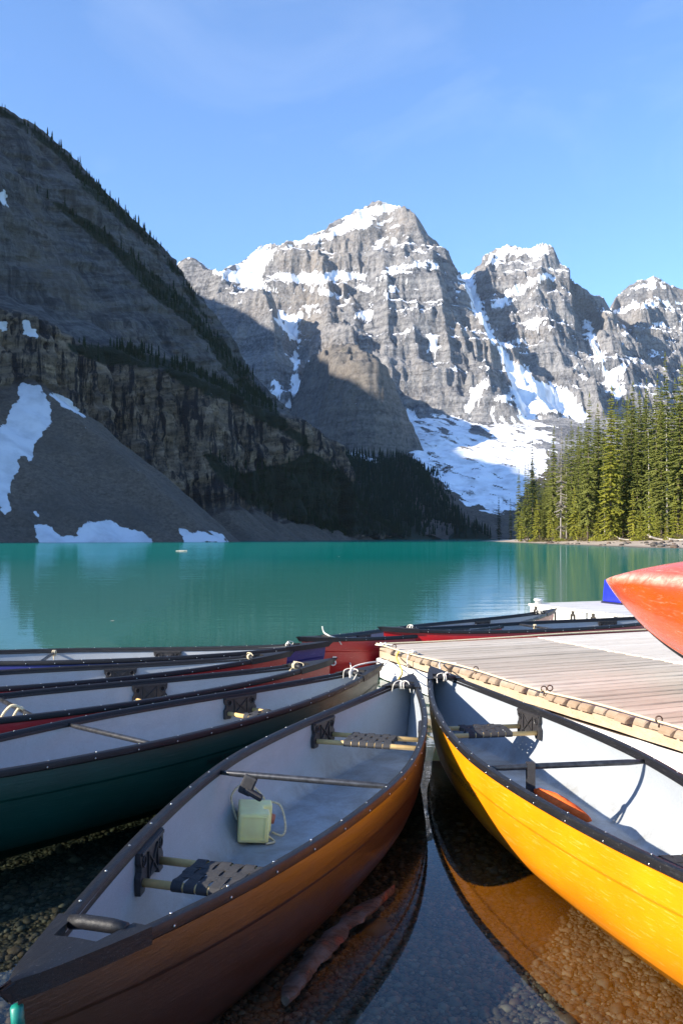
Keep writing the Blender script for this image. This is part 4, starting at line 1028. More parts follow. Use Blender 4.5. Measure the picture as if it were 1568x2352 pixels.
ROW = None
cA, sA = canoe((.570, 6.92), (-.815, 2.15), 'dark green canoe nearest the camera, reflected orange glow painted into its hull, grey inside, with a cut plastic jug in it', 'green', B=.465)
cB, sB = canoe((.775, 7.32), (1.58, 2.13), 'bright yellow canoe beside the old dock, its grey inside half in sun', 'yellow', B=.455, ya=-.06)
cC, sC = canoe((.325, 7.47), (-2.85, 3.48), 'deep green canoe lying next to the nearest one, silver yoke tube shining', 'deepgreen')
cD, sD = canoe((-4.22, 4.66), (-.105, 7.82), 'red canoe with a woven seat in sun, between the deep green and another red canoe', 'red', B=.455, seats=((.56, 1), (-.38, 1)), ya=.08)
cE, sE = canoe((-5.16, 6.14), (-.53, 8.33), 'red canoe next to the navy one, second farthest of the moored row', 'red', seats=((.56, 1), (-.40, 1)), ya=.05)
cF, sF = canoe((-5.50, 8.30), (-.17, 9.12), 'navy blue canoe, the farthest of the row moored on the left', 'blue', seats=((.56, 1), (-.38, 1)), ya=.06)
cG, sG = canoe((3.32, 13.36), (-.445, 9.58), 'red canoe with a white number near its bow, floating out beyond the old dock', 'red')
cH, sH = canoe((5.22, 12.55), (.510, 10.36), 'red canoe moored tight along the end of the old dock', 'red', D=.45)
mb = MB(); hs = np.linspace(.02, .90, 12); pts_ = [sA.pt(-1.0, h_, 0, False) for h_ in hs]
mb.tube([(float(q[0]) - .004, 0, float(q[2])) for q in pts_], .0165, 8); se = mb.build('lit_stem_strip', plain('sunlit_stem_green', (0.004, 0.16, 0.125), .45, var=.3, scale=20), cA, True); se['label'] = 'sunlit green hull edge, painted on as a strip at the near stem'  # added strip, its teal stands for sunlight on the green hull edge
text_on_hull('', sB, 'NORTHWOODS CANOE', .20, 1, .66, .052, INK, cB)
text_on_hull('', sC, 'NORTHWOODS CANOE', .04, -1, .66, .062, INKD, cC)
text_on_hull('', sG, '5', -.865, -1, .52, .16, INKW, cG, 'number')
text_on_hull('', sD, 'Prospector 16.4', -.90, 1, .70, .055, INK, cD)

# the upturned canoe lying on its side on a rack
tipI = Vector((2.60, 8.35, 0)); dI = Vector((.12, -.99, 0)).normalized(); LI = 5.1
cI, sI = canoe(tipI, tipI + dI * LI, 'bright orange canoe lying on its side above the dock at the right', 'orange', B=.46, seats=())
cI.rotation_mode = 'QUATERNION'
ax = Vector((-dI.x, -dI.y, 0)); lf = Vector((-ax.y, ax.x, 0)); lf = lf if lf.x < 0 else -lf
kd = (lf * math.cos(R(38)) + Vector((0, 0, 1)) * math.sin(R(38))).normalized(); zl = -kd; yl = zl.cross(ax)
RM = Matrix((ax, yl, zl)).transposed(); cI.rotation_quaternion = RM.to_quaternion()
cI.location = Vector((2.80, 8.3, 0.955)) - RM @ Vector((LI / 2, 0, .44))

# ------------------------------------------------------------------ docks
def wood_mat(name, a, b, dark, rough=.85, ends=False):
    t = NT(name); o = t.obj(); r = t.n('ObjectInfo').outputs['Random']
    off = t.n('CombineXYZ', {'X': t.math('MULTIPLY', r, 37.0), 'Y': t.math('MULTIPLY', r, 91.0)}).outputs[0]
    v = t.n('VectorMath', {0: o, 1: off}, operation='ADD').outputs[0]
    gr = t.noise(t.scale(v, (90, 3.0, 60)), 1.0, 7, .7, .2); fl = t.noise(t.scale(v, (26, 1.2, 20)), 1.0, 6, .65); bl = t.noise(v, 3.0, 6, .6)
    tone = t.math('ADD', t.math('MULTIPLY', fl, .7), t.math('MULTIPLY', t.math('SUBTRACT', r, .5), .45), clamp=True)
    c = t.mix(t.ramp(tone, .12, .62), a, b); c = t.mix(t.ramp(gr, .56, .70, 0, .6), c, dark); c = t.mix(t.ramp(bl, .55, .75, 0, .35), c, [x * .6 for x in a])
    if ends:
        yy = t.n('SeparateXYZ', {0: o}).outputs[1]; c = t.mix(t.math('MULTIPLY', t.ramp(yy, .05, .0), t.ramp(bl, .3, .6, .55, 1.0)), c, (0.29, 0.21, 0.14))
    t.bsdf(c, rough, t.bump(gr, .004), .25); return t.m
OLD = wood_mat('weathered_planks', (0.395, 0.335, 0.265), (0.56, 0.49, 0.405), (0.13, 0.085, 0.06), ends=True)
PALE = wood_mat('pale_planks', (0.56, 0.50, 0.42), (0.66, 0.60, 0.52), (0.40, 0.34, 0.27))
BEAM = wood_mat('tan_beam', (0.42, 0.32, 0.22), (0.55, 0.45, 0.34), (0.20, 0.14, 0.09))
def paint_mat():
    t = NT('peeling_white_paint'); o = t.obj(); n = t.noise(t.scale(o, (3, 3, 14)), 1.0, 8, .75, .3)
    c = t.mix(t.ramp(n, .60, .66), (0.74, 0.74, 0.72), (0.36, 0.28, 0.20)); c = t.mix(t.ramp(t.noise(o, 2.2, 5), .55, .75, 0, .3), c, (0.55, 0.52, 0.46)); t.bsdf(c, .7, t.bump(n, .004), .3); return t.m
WHITE = paint_mat()
DARKW = plain('wet_dark_wood', (0.07, 0.05, 0.035), .7, .4, var=.4, scale=6)
U_ = Vector((.375, -.927, 0)).normalized(); V_ = Vector((-U_.y, U_.x, 0)); K = Vector((.425, 9.92, 0)); DZ = .38
ROT = math.atan2(-U_.x, U_.y) if False else math.atan2(V_.y, V_.x) - PI / 2     # local y runs along the plank, local x along the dock
def dk(u, v, z=0.0): return K + U_ * u + V_ * v + Vector((0, 0, z))
dock = empty('dock', K, 0); tag(dock, 'old weathered plank dock with white painted sides, beside the yellow canoe', 'dock')
Lx = Matrix.Rotation(ROT, 3, 'Z')
def plank_mesh(seed, L, W, T_, rag=.03, rounded=True):
    g = random.Random(seed); ny = 9; prof = [(-.5, -1), (.5, -1), (.5, -.22), (.44, -.04), (.15, 0.0), (-.15, .0), (-.44, -.04), (-.5, -.22)]
    V, F = [], []; jag = g.uniform(-rag, rag * .4)
    ysl = [0, .02, .05] + [L * k / ny for k in range(1, ny)] + [L]
    for i, y in enumerate(ysl):
        dr = (.030, .010, .0)[i] if (rounded and i < 3) else 0
        wv = g.uniform(-.002, .002)
        for x, z in prof: V.append((x * W * (1 - (.10 if i == 0 and rounded else 0)) + wv, y + jag * (1 if i < 3 else 0), z * T_ - (dr if z > -.5 else -dr * .3) + g.uniform(-.0015, .0015)))
    n = len(prof)
    F = [(i * n + k, i * n + (k + 1) % n, (i + 1) * n + (k + 1) % n, (i + 1) * n + k) for i in range(len(ysl) - 1) for k in range(n)] + [tuple(range(n - 1, -1, -1)), tuple(range((len(ysl) - 1) * n, len(ysl) * n))]
    me = bpy.data.meshes.new('plank'); me.from_pydata(V, [], F); smooth(me); me.set_sharp_from_angle(angle=R(32)); me.update(); return me
PW = .142
pm = [plank_mesh(i, 2.14, .121, .062, .045) for i in range(9)]
for m_ in pm: m_.materials.append(OLD)
for i in range(72):
    o = link('plank', pm[(i * 5) % 9], dock); o.location = dk(.07 + PW * i, random.uniform(-.012, .010), DZ + random.uniform(-.004, .004)) - K
    o.rotation_euler = (random.uniform(-.002, .002), random.uniform(-.012, .012), ROT + PI + random.uniform(-.004, .004)) if False else (0, random.uniform(-.012, .012), math.atan2(V_.y, V_.x) - PI / 2 + random.uniform(-.004, .004))
pp = [plank_mesh(30 + i, 3.2, .139, .05, .004, False) for i in range(5)]
for m_ in pp: m_.materials.append(PALE)
for i in range(71):
    o = link('plank', pp[(i * 3) % 5], dock); o.location = dk(.13 + PW * i, 2.155, DZ + .010) - K; o.rotation_euler = (0, random.uniform(-.003, .003), math.atan2(V_.y, V_.x) - PI / 2)
    if i == 0: o['label'] = 'pale newer plank of the inner part of the dock'
def dboard(name, u0, u1, v, z0, z1, th, mat, wob=.004, seed=1, n=24):
    """a board along the dock's long edge, its face slightly uneven"""
    g = random.Random(seed); Vv, F = [], []
    for i in range(n + 1):
        u = u0 + (u1 - u0) * i / n
        for (vv, zz) in ((v, z0), (v, z1), (v + th, z1), (v + th, z0)): Vv.append(dk(u, vv + g.uniform(-wob, wob), zz + g.uniform(-wob, wob)) - K)
    F = [(i * 4 + k, i * 4 + (k + 1) % 4, (i + 1) * 4 + (k + 1) % 4, (i + 1) * 4 + k) for i in range(n) for k in range(4)] + [(0, 1, 2, 3), (n * 4 + 3, n * 4 + 2, n * 4 + 1, n * 4)]
    me = bpy.data.meshes.new(name); me.from_pydata(Vv, [], F); me.materials.append(mat)
    bm = bmesh.new(); bm.from_mesh(me); bmesh.ops.recalc_face_normals(bm, faces=bm.faces); bm.to_mesh(me); bm.free(); return link(name, me, dock)
dboard('edge_beam', .02, 10.2, .020, .235, .317, .09, BEAM, .004, 2, 40)
for j, (a, b) in enumerate(((-.02, 1.9), (1.91, 4.86), (4.95, 7.6), (7.62, 10.2))):
    dboard('side_board', a, b, -.012 + .006 * (j % 2), .10, .228 - .012 * (j % 2), .028, WHITE, .006, 10 + j, 16)
    dboard('side_board', a + .05, b - .02, .004, .012, .092, .024, WHITE, .006, 20 + j, 16)
dboard('float_log', .3, 10.0, .12, -.12, .20, .3, DARKW, .01, 40, 20)
dboard('float_log', .3, 10.0, 1.7, -.12, .20, .3, DARKW, .01, 41, 20)
mb = MB()
def eb(u0, v0, u1, v1, z0, z1, mb_):
    c = (dk(u0, v0) + dk(u1, v1)) / 2 - K; mb_.box((c.x, c.y, (z0 + z1) / 2), (abs(u1 - u0), abs(v1 - v0), z1 - z0), Matrix.Rotation(math.atan2(U_.y, U_.x), 3, 'Z'))
for (z0, z1, th_, mt, nm) in ((.235, .317, .08, BEAM, 'edge_beam'), (.08, .226, .03, WHITE, 'side_board')):
    mb = MB(); eb(-.045 if nm == 'side_board' else .0, .02, -.015 if nm == 'side_board' else .015, 2.1, z0, z1, mb); mb.build(nm, mt, dock)
for u in (.12, 1.5, 3.1):
    mb = MB(); mb.tube([dk(u, .10, -.5) - K, dk(u, .10, .27) - K], .075, 10); mb.build('post', DARKW, dock, True)
RUST = plain('rusty_iron', (0.10, 0.06, 0.045), .6, .5, metal=.6, var=.4, scale=60)
for q in ((1092, 1545), (1248, 1592), (1262, 1590), (1512, 1664), (905, 1492)):
    p = on_z(*q, DZ); mb = MB(); ring = [p + Vector((.022 * math.cos(a), 0, .034 + .022 * math.sin(a))) for a in [2 * PI * k / 14 for k in range(15)]]
    mb.tube([v - K for v in ring], .0055, 6, caps=False); mb.tube([p - K - Vector((0, 0, .02)), p - K + Vector((0, 0, .014))], .0065, 6); mb.build('eye_bolt', RUST, dock, True)

# far floating dock with rope loops along its side
fdock = empty('dock', (3.42, 15.55, 0)); tag(fdock, 'low white floating dock farther out with a row of dark hooks along its side', 'dock')
Kf = Vector((3.42, 15.55, 0)); FW = .44
def fk(u, v, z): return U_ * u + V_ * v + Vector((0, 0, z))
def slab(name, u0, u1, v0, v1, z0, z1, mat, bev=0):
    mb = MB(); c = fk((u0 + u1) / 2, (v0 + v1) / 2, (z0 + z1) / 2); mb.box(c, (u1 - u0, v1 - v0, z1 - z0), Matrix.Rotation(math.atan2(U_.y, U_.x), 3, 'Z')); me = mb.mesh(name, mat)
    if bev: soften(me, bev)
    return link(name, me, fdock)
WPAINT = plain('white_dock_plastic', (0.72, 0.71, 0.68), .6, .4, var=.08, scale=4); PALEG = wood_mat('grey_pale_deck', (0.50, 0.48, 0.44), (0.62, 0.60, 0.56), (0.36, 0.33, 0.29))
for k in range(4): slab('float_panel', .02 + 1.62 * k, 1.60 + 1.62 * k, 0, .05, -.05, FW - .045, WPAINT, .012)
slab('end_panel', .0, .05, .06, 3.9, -.05, FW - .045, WPAINT)
fpl = []
for k in range(46):
    mb = MB(); mb.box((0, 0, 0), (.132, 4.0, .042)); 
    if k < 3: fpl.append(mb.mesh('plank', PALEG))
    o = link('plank', fpl[k % 3], fdock); o.location = fk(.06 + .1415 * k, 1.98, FW - .021); o.rotation_euler = (0, 0, math.atan2(V_.y, V_.x) - PI / 2)
HOOK = plain('dark_hook_plastic', (0.05, 0.042, 0.035), .6, .4)
for k in range(9):
    u = .22 + .53 * k; mb = MB(); rotm = Matrix.Rotation(math.atan2(U_.y, U_.x), 3, 'Z')
    for (du, z, sx, sz) in ((0, .372, .045, .055), (0, .335, .10, .022), (-.042, .265, .022, .14), (.042, .265, .022, .14), (0, .19, .10, .022), (0, .145, .045, .07)):
        mb.box(fk(u + du, -.014, z), (sx, .028, sz), rotm)
    me = mb.mesh('hook', HOOK); link('hook', me, fdock)
mb = MB(); mb.tube([fk(.10, .12, FW), fk(.10, .12, FW + .05), fk(.10, .12, FW + .055)], [.06, .06, .085], 12); mb.tube([fk(.10, .12, FW + .055), fk(.10, .12, FW + .085)], [.085, .08], 12); mb.build('bollard', WPAINT, fdock, True)

# blue tub upside down on the far dock
tubp = at(1426, 1380, 15.5); tb = empty('tub', (tubp[0], 15.5, FW), math.atan2(U_.y, U_.x)); tag(tb, 'blue plastic tub upside down on the white floating dock', 'tub')
mb = MB(); mb.box((0, 0, .23), (.52, .46, .41), taper=.90); me = mb.mesh('shell', plain('blue_plastic', (0.018, 0.030, 0.56), .35, .5)); soften(me, .035, 3); smooth(me); link('shell', me, tb)
mb = MB(); mb.box((0, 0, .018), (.54, .48, .034)); me = mb.mesh('rim', plain('dark_blue_rim', (0.012, 0.014, 0.05), .5)); soften(me, .008); link('rim', me, tb)

# rack under the orange canoe (mostly beyond the edge of the picture)
rk = empty('canoe_rack', (3.05, 5.4, 0)); tag(rk, 'wooden rack that holds the orange canoe', 'rack')
for dy in (-.75, .35):
    mb = MB(); mb.box((.10, dy, .56), (.09, .09, .28)); mb.build('post', BEAM, rk)
    mb = MB(); mb.box((.10, dy, .73), (.8, .08, .06)); mb.build('arm', BEAM, rk)

# ------------------------------------------------------------------ ropes
ROPE_W = plain('white_rope', (0.70, 0.66, 0.58), .9, .2, var=.2, scale=90, bump=.002, bscale=300); ROPE_Y = plain('yellow_rope', (0.72, 0.52, 0.10), .85, .2, var=.2, scale=90); ROPE_T = plain('tan_rope', (0.62, 0.52, 0.34), .9, .2, var=.25, scale=90)
def rope(pts, r, mat, label, name='mooring_rope', cat='rope', group=None, n=8):
    mb = MB(); mb.tube(spline(pts, n), r, 7); o = mb.build(name, mat, None, True); tag(o, label, cat, group); return o
def q3(px, py, d): return Vector(at(px, py, d))
rope([dk(-.02, -.01, DZ + .02), dk(1.0, -.03, DZ + .012), dk(2.05, -.02, DZ + .03), dk(3.2, -.035, DZ + .012), dk(4.0, -.02, DZ + .025), dk(5.5, -.03, DZ + .012), dk(8.0, -.03, DZ + .015)], .009, ROPE_T, 'long tan rope running through the eye bolts along the dock edge', 'edge_rope')
rope([dk(.03, .02, DZ + .02), dk(.02, .8, DZ + .012), dk(.03, 1.7, DZ + .02), dk(.02, 2.6, DZ + .03), dk(.03, 4.4, DZ + .03)], .010, ROPE_T, 'tan rope lying across the end of the dock below the red canoe', 'edge_rope')
gt = (sG.zg(1.0) + .045)
gb = cG.matrix_world if False else None
def local(o, sh, a, y=0.0, dz=0.045):
    c, s = math.cos(o.rotation_euler.z), math.sin(o.rotation_euler.z); x = a * sh.L / 2
    return Vector((o.location.x + x * c - y * s, o.location.y + x * s + y * c, float(sh.zg(min(abs(a), 1.0))) + dz))
g0 = local(cG, sG, -.87)
rope([g0 + Vector((-.02, 0, .10)), g0 + Vector((0, 0, .03)), g0 + Vector((.06, -.08, .0)), local(cG, sG, -.83, -.14, -.02), local(cG, sG, -.80, -.25, -.30) , local(cC, sC, .92, .05, -.02) + Vector((-.1, .25, -.12)), local(cC, sC, .88, .08, .02)], .0085, ROPE_W, 'white rope hanging in a curve from the numbered red canoe to the deep green one')
c0 = local(cC, sC, .86); d0 = dk(.35, -.03, DZ - .12)
rope([local(cC, sC, .83, -.02, .0), c0 + Vector((0, 0, .03)), local(cC, sC, .99, 0, .055), local(cC, sC, .99, 0, .05).lerp(d0, .5) - Vector((0, 0, .05)), d0], .0075, ROPE_W, 'white rope tied from the deep green canoe to the dock corner')
a0 = local(cA, sA, .90); y0 = dk(.62, -.03, DZ)
rope([y0 + Vector((0, 0, .01)), y0 + Vector((-.03, -.04, -.06)), y0.lerp(a0, .55) - Vector((0, 0, .06)), a0 + Vector((-.05, .05, .0))], .008, ROPE_Y, 'yellow rope from the dock edge to the stern of the nearest canoe')
def wrap(o, sh, a, lab, mat=ROPE_W, seed=0):
    """rope knotted round a carry handle"""
    g = random.Random(seed); ah = .852 * (1 if a > 0 else -1); p = local(o, sh, ah, 0, .028); mb = MB()
    ca = Vector((math.cos(o.rotation_euler.z), math.sin(o.rotation_euler.z), 0)); la = Vector((-ca.y, ca.x, 0))
    for k in range(3):
        c = p + la * (.012 * (k - 1) + g.uniform(-.004, .004)); mb.tube([c + ca * .026 * math.cos(t_) + Vector((0, 0, .026 * math.sin(t_))) for t_ in [2 * PI * j / 10 for j in range(11)]], 0.0052, 6)
    for sg in (-1, 1):
        mb.tube(spline([p + Vector((0, 0, .03)), p + la * .025 * sg + Vector((0, 0, .036)), p + la * (.05 + .02 * g.random()) * sg + ca * g.uniform(-.06, .03) + Vector((0, 0, .02)), p + la * (.045 + .04 * g.random()) * sg + ca * g.uniform(-.05, .03) - Vector((0, 0, g.uniform(.02, .06)))]  , 5), .0042, 6)
    tag(mb.build('rope_knot', mat, None, True), lab, 'rope')
wrap(cA, sA, 1, 'white rope knotted round the far handle of the nearest canoe', seed=1); wrap(cB, sB, 1, 'white rope knotted round the handle of the yellow canoe', seed=2)
wrap(cC, sC, 1, 'white rope knotted round the handle of the deep green canoe', seed=3); wrap(cD, sD, -1, 'pale rope knotted on the bow of the red canoe with the sunlit seat', ROPE_T, 4)
wrap(cE, sE, -1, 'pale rope knotted on the short red bow beside the navy canoe', ROPE_T, 5); wrap(cF, sF, -1, 'white rope knotted on the bow of the navy canoe', seed=6); wrap(cH, sH, -1, 'white rope knotted on the bow of the red canoe along the dock', seed=7); wrap(cG, sG, 1, 'white rope knotted on the far end of the numbered red canoe', seed=8)
b0 = local(cB, sB, .86); k0 = dk(1.55, -.03, DZ)
rope([b0 + Vector((.03, 0, .02)), b0.lerp(k0, .4) - Vector((0, 0, .03)), k0 + Vector((0, 0, .01)), dk(1.85, -.02, DZ + .04)], .0075, ROPE_W, 'white rope from the yellow canoe to the dock edge')
rope([dk(.85, -.02, DZ + .01), dk(.86, -.05, DZ - .05), dk(.86, -.05, .12), dk(.9, -.16, .02), dk(1.1, -.22, .10)], .0075, ROPE_W, 'white rope hanging loose down the painted side of the dock corner')
# rope coils on the dock edge
for (u, lab) in ((.10, 'tangle of grey rope on the dock corner'), (.86, 'loop of grey rope round the dock edge above the nearest canoe')):
    g = random.Random(int(u * 100)); mb = MB(); pts = [dk(u + g.uniform(-.10, .12), g.uniform(-.04, .10), DZ + g.uniform(.005, .04)) for _ in range(12)]; mb.tube(spline(pts, 6), .007, 6); tag(mb.build('rope_tangle', ROPE_W, None, True), lab, 'rope')
for (c_, s_, a_, y_, lab) in ((cF, sF, .06, -.35, 'pale cord tied round the yoke of the navy canoe'), (cG, sG, -.10, 0.1, 'pale cord tied round the yoke of the numbered red canoe'), (cH, sH, -.10, .12, 'pale cord tied round the yoke of the red canoe along the dock')):
    p = local(c_, s_, a_, y_, -.012); mb = MB()
    for k in range(3): mb.tube([p + Vector((.012 * k, 0, 0)) + Vector((0, .026 * math.cos(t_), .026 * math.sin(t_))) for t_ in [2 * PI * j / 10 for j in range(11)]], .008, 6)
    mb.tube([p, p + Vector((.02, -.02, -.10))], .006, 6); tag(mb.build('cord', ROPE_T, None, True), lab, 'rope')
p = local(cD, sD, .09, .18, -.02); mb = MB(); mb.tube(spline([p + Vector((.02, 0, .03)), p + Vector((-.05, -.03, .06)), p + Vector((-.12, -.04, -.04)), p + Vector((-.06, -.06, -.16)), p + Vector((.04, -.04, -.14)), p + Vector((.03, 0, .0)), p + Vector((-.02, .02, .03)), p + Vector((-.08, -.02, -.12)), p + Vector((.0, -.06, -.19))], 7), .010, 7); tag(mb.build('cord', ROPE_T, None, True), 'looped yellowish cord hanging on the yoke of the red canoe at the left edge', 'rope')

# ------------------------------------------------------------------ things in the canoes
JUG = plain('pale_yellow_plastic', (0.98, 0.85, 0.38), .45, .4, var=.08, scale=12, **{'Subsurface Weight': .25, 'Subsurface Radius': (.03, .03, .01)})
jp = on_z(535, 1900, .115); jug = empty('cut_jug', (-.465, 4.53, .090), R(12)); jug.rotation_euler = (R(4), R(4), R(8)); jug.scale = (.9, .9, .9); tag(jug, 'pale yellow cut plastic jug used as a bailer, lying in the nearest canoe', 'jug')
mb = MB(); prof = [(-.095, -.11), (.085, -.11), (.085, -.015), (.052, -.015), (.052, .035), (.105, .035), (.105, .13), (-.095, .13)]
mb.prism(prof, (0, 0, -.055), Vector((1, 0, 0)), Vector((0, 1, 0)), Vector((0, 0, 1)), .175); me = mb.mesh('body', JUG)
bm = bmesh.new(); bm.from_mesh(me); bmesh.ops.triangulate(bm, faces=[f for f in bm.faces if len(f.verts) > 4]); bmesh.ops.dissolve_limit(bm, angle_limit=R(1), verts=bm.verts, edges=bm.edges); bm.to_mesh(me); bm.free()
soften(me, .014, 3); smooth(me); me.set_sharp_from_angle(angle=R(50)); link('body', me, jug)
mb = MB(); 
for (cx, cz, sx, sz) in ((-.008, .100, .140, .006), (-.008, -.032, .140, .006), (-.076, .034, .006, .126), (.060, .034, .006, .126)): mb.box((cx, -.1115, cz), (sx, .007, sz))
mb.build('panel_frame', JUG, jug)
mb = MB(); mb.tube([(.10, .085, .02), (.125, .085, .015)], [.030, .028], 14); mb.build('cap', plain('faded_red_cap', (0.50, 0.16, 0.10), .5), jug, True)
yk = Matrix.Identity(4)
mb = MB(); mb.tube(spline([(-.10, .02, .03), (-.13, .05, .10), (-.14, .07, .16), (-.10, .09, .21), (-.06, .09, .205)], 7), .0065, 6); mb.tube(spline([(-.01, .07, .19), (-.015, .10, .235), (-.01, .12, .20), (.03, .12, .16), (.06, .12, .125)], 6), .0065, 6)
mb.tube(spline([(.10, .12, .11), (.16, .10, .09), (.19, .03, .0), (.17, -.02, -.04), (.11, .0, -.03)], 6), .0065, 6); mb.tube(spline([(.06, -.03, -.02), (.10, -.05, -.045), (.12, -.09, -.05), (.07, -.12, -.05)], 6), .0065, 6); mb.build('cord', ROPE_T, jug, True)
kn = on_z(608, 1882, .05); mb = MB(); bm = bmesh.new(); bmesh.ops.create_icosphere(bm, subdivisions=2, radius=.011); me = bpy.data.meshes.new('stone'); bm.to_mesh(me); bm.free(); me.materials.append(plain('grey_knob', (0.3, 0.28, 0.26), .6)); smooth(me); o = link('cork_knob', me); o.location = (kn.x, kn.y, .042); tag(o, 'small grey knob at the end of the jug cord on the canoe floor', 'knob')
# black strap with folded red lining on the nearest canoe's yoke
yp = local(cA, sA, -.10, .33, -.015); mb = MB(); mb.box(yp + Vector((.03, -.02, -.045)), (.07, .05, .10), Matrix.Rotation(R(25), 3, 'Y')); mb.box(yp + Vector((.06, -.03, -.09)), (.10, .05, .03), Matrix.Rotation(R(30), 3, 'Y')); me = mb.mesh('strap_bundle', STRAP); soften(me, .01, 2); tag(link('strap_bundle', me), 'black strap bundled round the yoke above the pale jug', 'strap')
# throw bag and strap in the yellow canoe
sy = local(cB, sB, -.06, .20, -.012)
hb = empty('throw_bag', sy); tag(hb, 'orange rescue bag hanging on a black strap from the yellow canoe yoke', 'bag')
mb = MB(); hw = .021
mb.add([(-.021, -hw, .021), (-.021, hw, .021), (.021, hw, .021), (.021, -hw, .021), (-.021, -hw, -.16), (-.021, hw, -.16), (.021, -hw, -.16), (.021, hw, -.16)], [(0, 3, 2, 1), (0, 1, 5, 4), (3, 6, 7, 2)])
me = mb.mesh('strap', STRAP); bm = bmesh.new(); bm.from_mesh(me); bmesh.ops.rotate(bm, verts=bm.verts, matrix=Matrix.Rotation(PI / 2, 3, 'Z')); bmesh.ops.solidify(bm, geom=bm.faces[:], thickness=.003); bm.to_mesh(me); bm.free(); link('strap', me, hb)
V, F = [], []; nr, ns = 12, 9; g = random.Random(4)
for i in range(ns):
    q = i / (ns - 1); c = Vector((.03, -.02, -.125)).lerp(Vector((.24, -.26, -.20)), q); rr = .034 * (math.sin(PI * (.12 + .84 * q)) ** .5)
    for k in range(nr):
        a = 2 * PI * k / nr; r_ = rr * (1 + .24 * math.sin(3 * a + q * 9) + g.uniform(-.14, .14)); V.append(c + Vector((r_ * math.cos(a) * .9, r_ * math.cos(a) * .4, r_ * math.sin(a))))
F = [(i * nr + k, i * nr + (k + 1) % nr, (i + 1) * nr + (k + 1) % nr, (i + 1) * nr + k) for i in range(ns - 1) for k in range(nr)] + [tuple(range(nr - 1, -1, -1)), tuple(range((ns - 1) * nr, ns * nr))]
me = bpy.data.meshes.new('bag'); me.from_pydata([v[:] for v in V], [], F); me.materials.append(plain('orange_nylon', (0.80, 0.13, 0.02), .7, .3, var=.2, scale=30, bump=.004, bscale=40)); smooth(me); link('bag', me, hb)
# clear scoop of cut plastic beside it
sp = Vector((0, 0, 0)); scp = empty('scoop', local(cB, sB, -.20, -.02, -.40), math.atan2(-.99, .14) + .35); tag(scp, 'grey see-through plastic scoop lying on the floor of the yellow canoe', 'scoop')
V, F = [], []; n = 9
for i in range(n):
    q = i / (n - 1); wd = .055 * (1 - q) ** .7 + .004
    for k in range(7):
        a = PI * k / 6; V.append((-.10 + .40 * q, wd * math.cos(a), .012 + (.055 * (1 - q) ** 1.2) * math.sin(a)))
F = [(i * 7 + k, i * 7 + k + 1, (i + 1) * 7 + k + 1, (i + 1) * 7 + k) for i in range(n - 1) for k in range(6)]
t = NT('cloudy_plastic'); t.fin(t.n('MixShader', {0: .55, 1: t.n('BsdfTransparent', {'Color': (.8, .8, .78)}).outputs[0], 2: t.n('BsdfPrincipled', {'Base Color': (.22, .21, .19), 'Roughness': .22}).outputs[0]}).outputs[0])
me = bpy.data.meshes.new('blade'); me.from_pydata(V, [], F); bm = bmesh.new(); bm.from_mesh(me); bmesh.ops.solidify(bm, geom=bm.faces[:], thickness=.003); bm.to_mesh(me); bm.free(); me.materials.append(t.m); smooth(me); link('blade', me, scp)
mb = MB(); mb.tube(spline([(-.08, .05, .03), (.05, .045, .02), (.2, .03, .012), (.31, .01, .012)], 5), .004, 5); mb.build('cord', ROPE_T, scp, True)

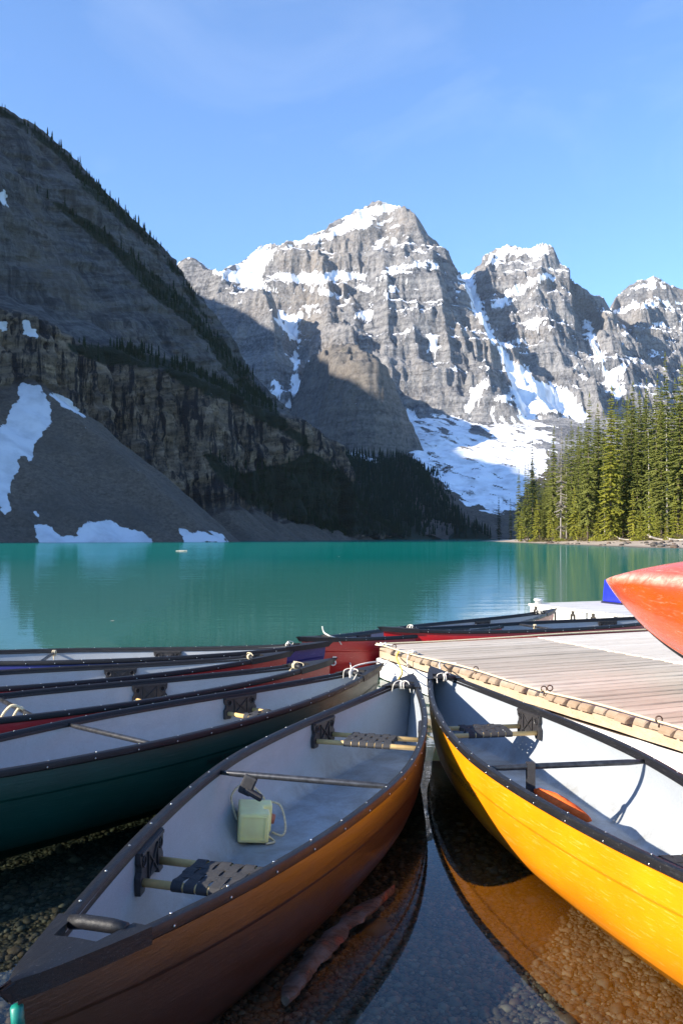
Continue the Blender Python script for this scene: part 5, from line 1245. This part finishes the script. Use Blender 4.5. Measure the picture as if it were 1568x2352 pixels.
# ------------------------------------------------------------------ drifting wood
def slab_log(name, p0, p1, wd, th, mat, label, seed):
    g = random.Random(seed); p0, p1 = Vector(p0), Vector(p1); d = (p1 - p0); L = d.length; d.normalize(); s = Vector((-d.y, d.x, 0)); n, m = 34, 12; V, F = [], []
    for i in range(n + 1):
        q = i / n; wl = wd * (1 + (g.uniform(-.12, .12) if wd < .12 else 0)) * (min(1, q * 5 + .35) * min(1, (1 - q) * 3.2 + .16)) * (1 + .16 * math.sin(q * 17 + 1) + .10 * math.sin(q * 41)); bendy = .045 * math.sin(q * PI * 1.15) - .02 * q
        for k in range(m):
            a = 2 * PI * k / m; r_ = 1 + .14 * math.sin(a * 3 + q * 9) + g.uniform(-.07, .07); y = math.cos(a) * wl * .5 * r_; z = math.sin(a) * th * .5 * r_ * (.8 if math.sin(a) < 0 else 1)
            V.append(p0 + d * (L * q) + s * (y + bendy) + Vector((0, 0, z)))
    F = [(i * m + k, i * m + (k + 1) % m, (i + 1) * m + (k + 1) % m, (i + 1) * m + k) for i in range(n) for k in range(m)] + [tuple(range(m)), tuple(range(n * m, (n + 1) * m))[::-1]]
    me = bpy.data.meshes.new(name); me.from_pydata([v[:] for v in V], [], F); me.materials.append(mat); bm = bmesh.new(); bm.from_mesh(me); bmesh.ops.recalc_face_normals(bm, faces=bm.faces); bm.to_mesh(me); bm.free(); smooth(me); me.set_sharp_from_angle(angle=R(45)); o = link(name, me); tag(o, label, 'log'); return o
t = NT('wet_driftwood'); o_ = t.obj(); dv = on_z(885, 2035, .02) - on_z(652, 2300, .02); rz_ = math.atan2(dv.y, dv.x)
gr = t.noise(t.scale(o_, (5, 70, 30), rot=(0, 0, -rz_)), 1.0, 8, .72, .5); pt = t.noise(o_, 9, 6, .6)
c = t.mix(t.ramp(gr, .35, .62), (0.02, 0.010, 0.007), (0.15, 0.075, 0.045)); c = t.mix(t.ramp(pt, .48, .62, 0, .7), c, (0.16, 0.125, 0.105)); c = t.mix(t.ramp(pt, .45, .36, 0, .8), c, (0.26, 0.055, 0.025)); t.bsdf(c, .65, t.bump(gr, .02), .2)
slab_log('driftwood_log', on_z(655, 2300, .015), on_z(885, 2040, .015), 0.085, .04, t.m, 'flat reddish brown piece of driftwood floating between the nearest canoe and the yellow one', 3)
p = on_z(417, 1266, 0); slab_log('floating_log', (p.x - .7, p.y, .0), (p.x + .7, p.y + .1, .02), .22, .2, DRIFT, 'small tan log floating far out on the lake at the left', 5)
for (x, y, lab) in ((258, 1427, 'tan leaf floating on the turquoise water left of the middle'), (778, 1278, 'small pale chip floating far out near the middle of the lake')):
    p = on_z(x, y, 0); s_ = .05 if y > 1300 else .12; mb = MB(); mb.add([p + Vector((-s_, 0, .006)), p + Vector((0, -s_ * .5, .010)), p + Vector((s_, 0, .012)), p + Vector((0, s_ * .5, .014)), p + Vector((0, 0, .004))], [(0, 1, 4), (1, 2, 4), (2, 3, 4), (3, 0, 4)]); tag(mb.build('leaf', DRIFT), lab, 'leaf')

# ------------------------------------------------------------------ air
HAZE_D = 0.00002
mb = MB(); mb.box((-400, 1900, 795), (4400, 4900, 1630))
t = NT('valley_air'); v = t.n('VolumePrincipled', {'Color': (0.80, 0.90, 1.0), 'Density': HAZE_D, 'Anisotropy': 0.2}); t.t.links.new(v.outputs[0], t.out.inputs['Volume'])
hz = mb.build('haze', t.m); hz['kind'] = 'stuff'; hz['label'] = 'thin blue haze over the valley'
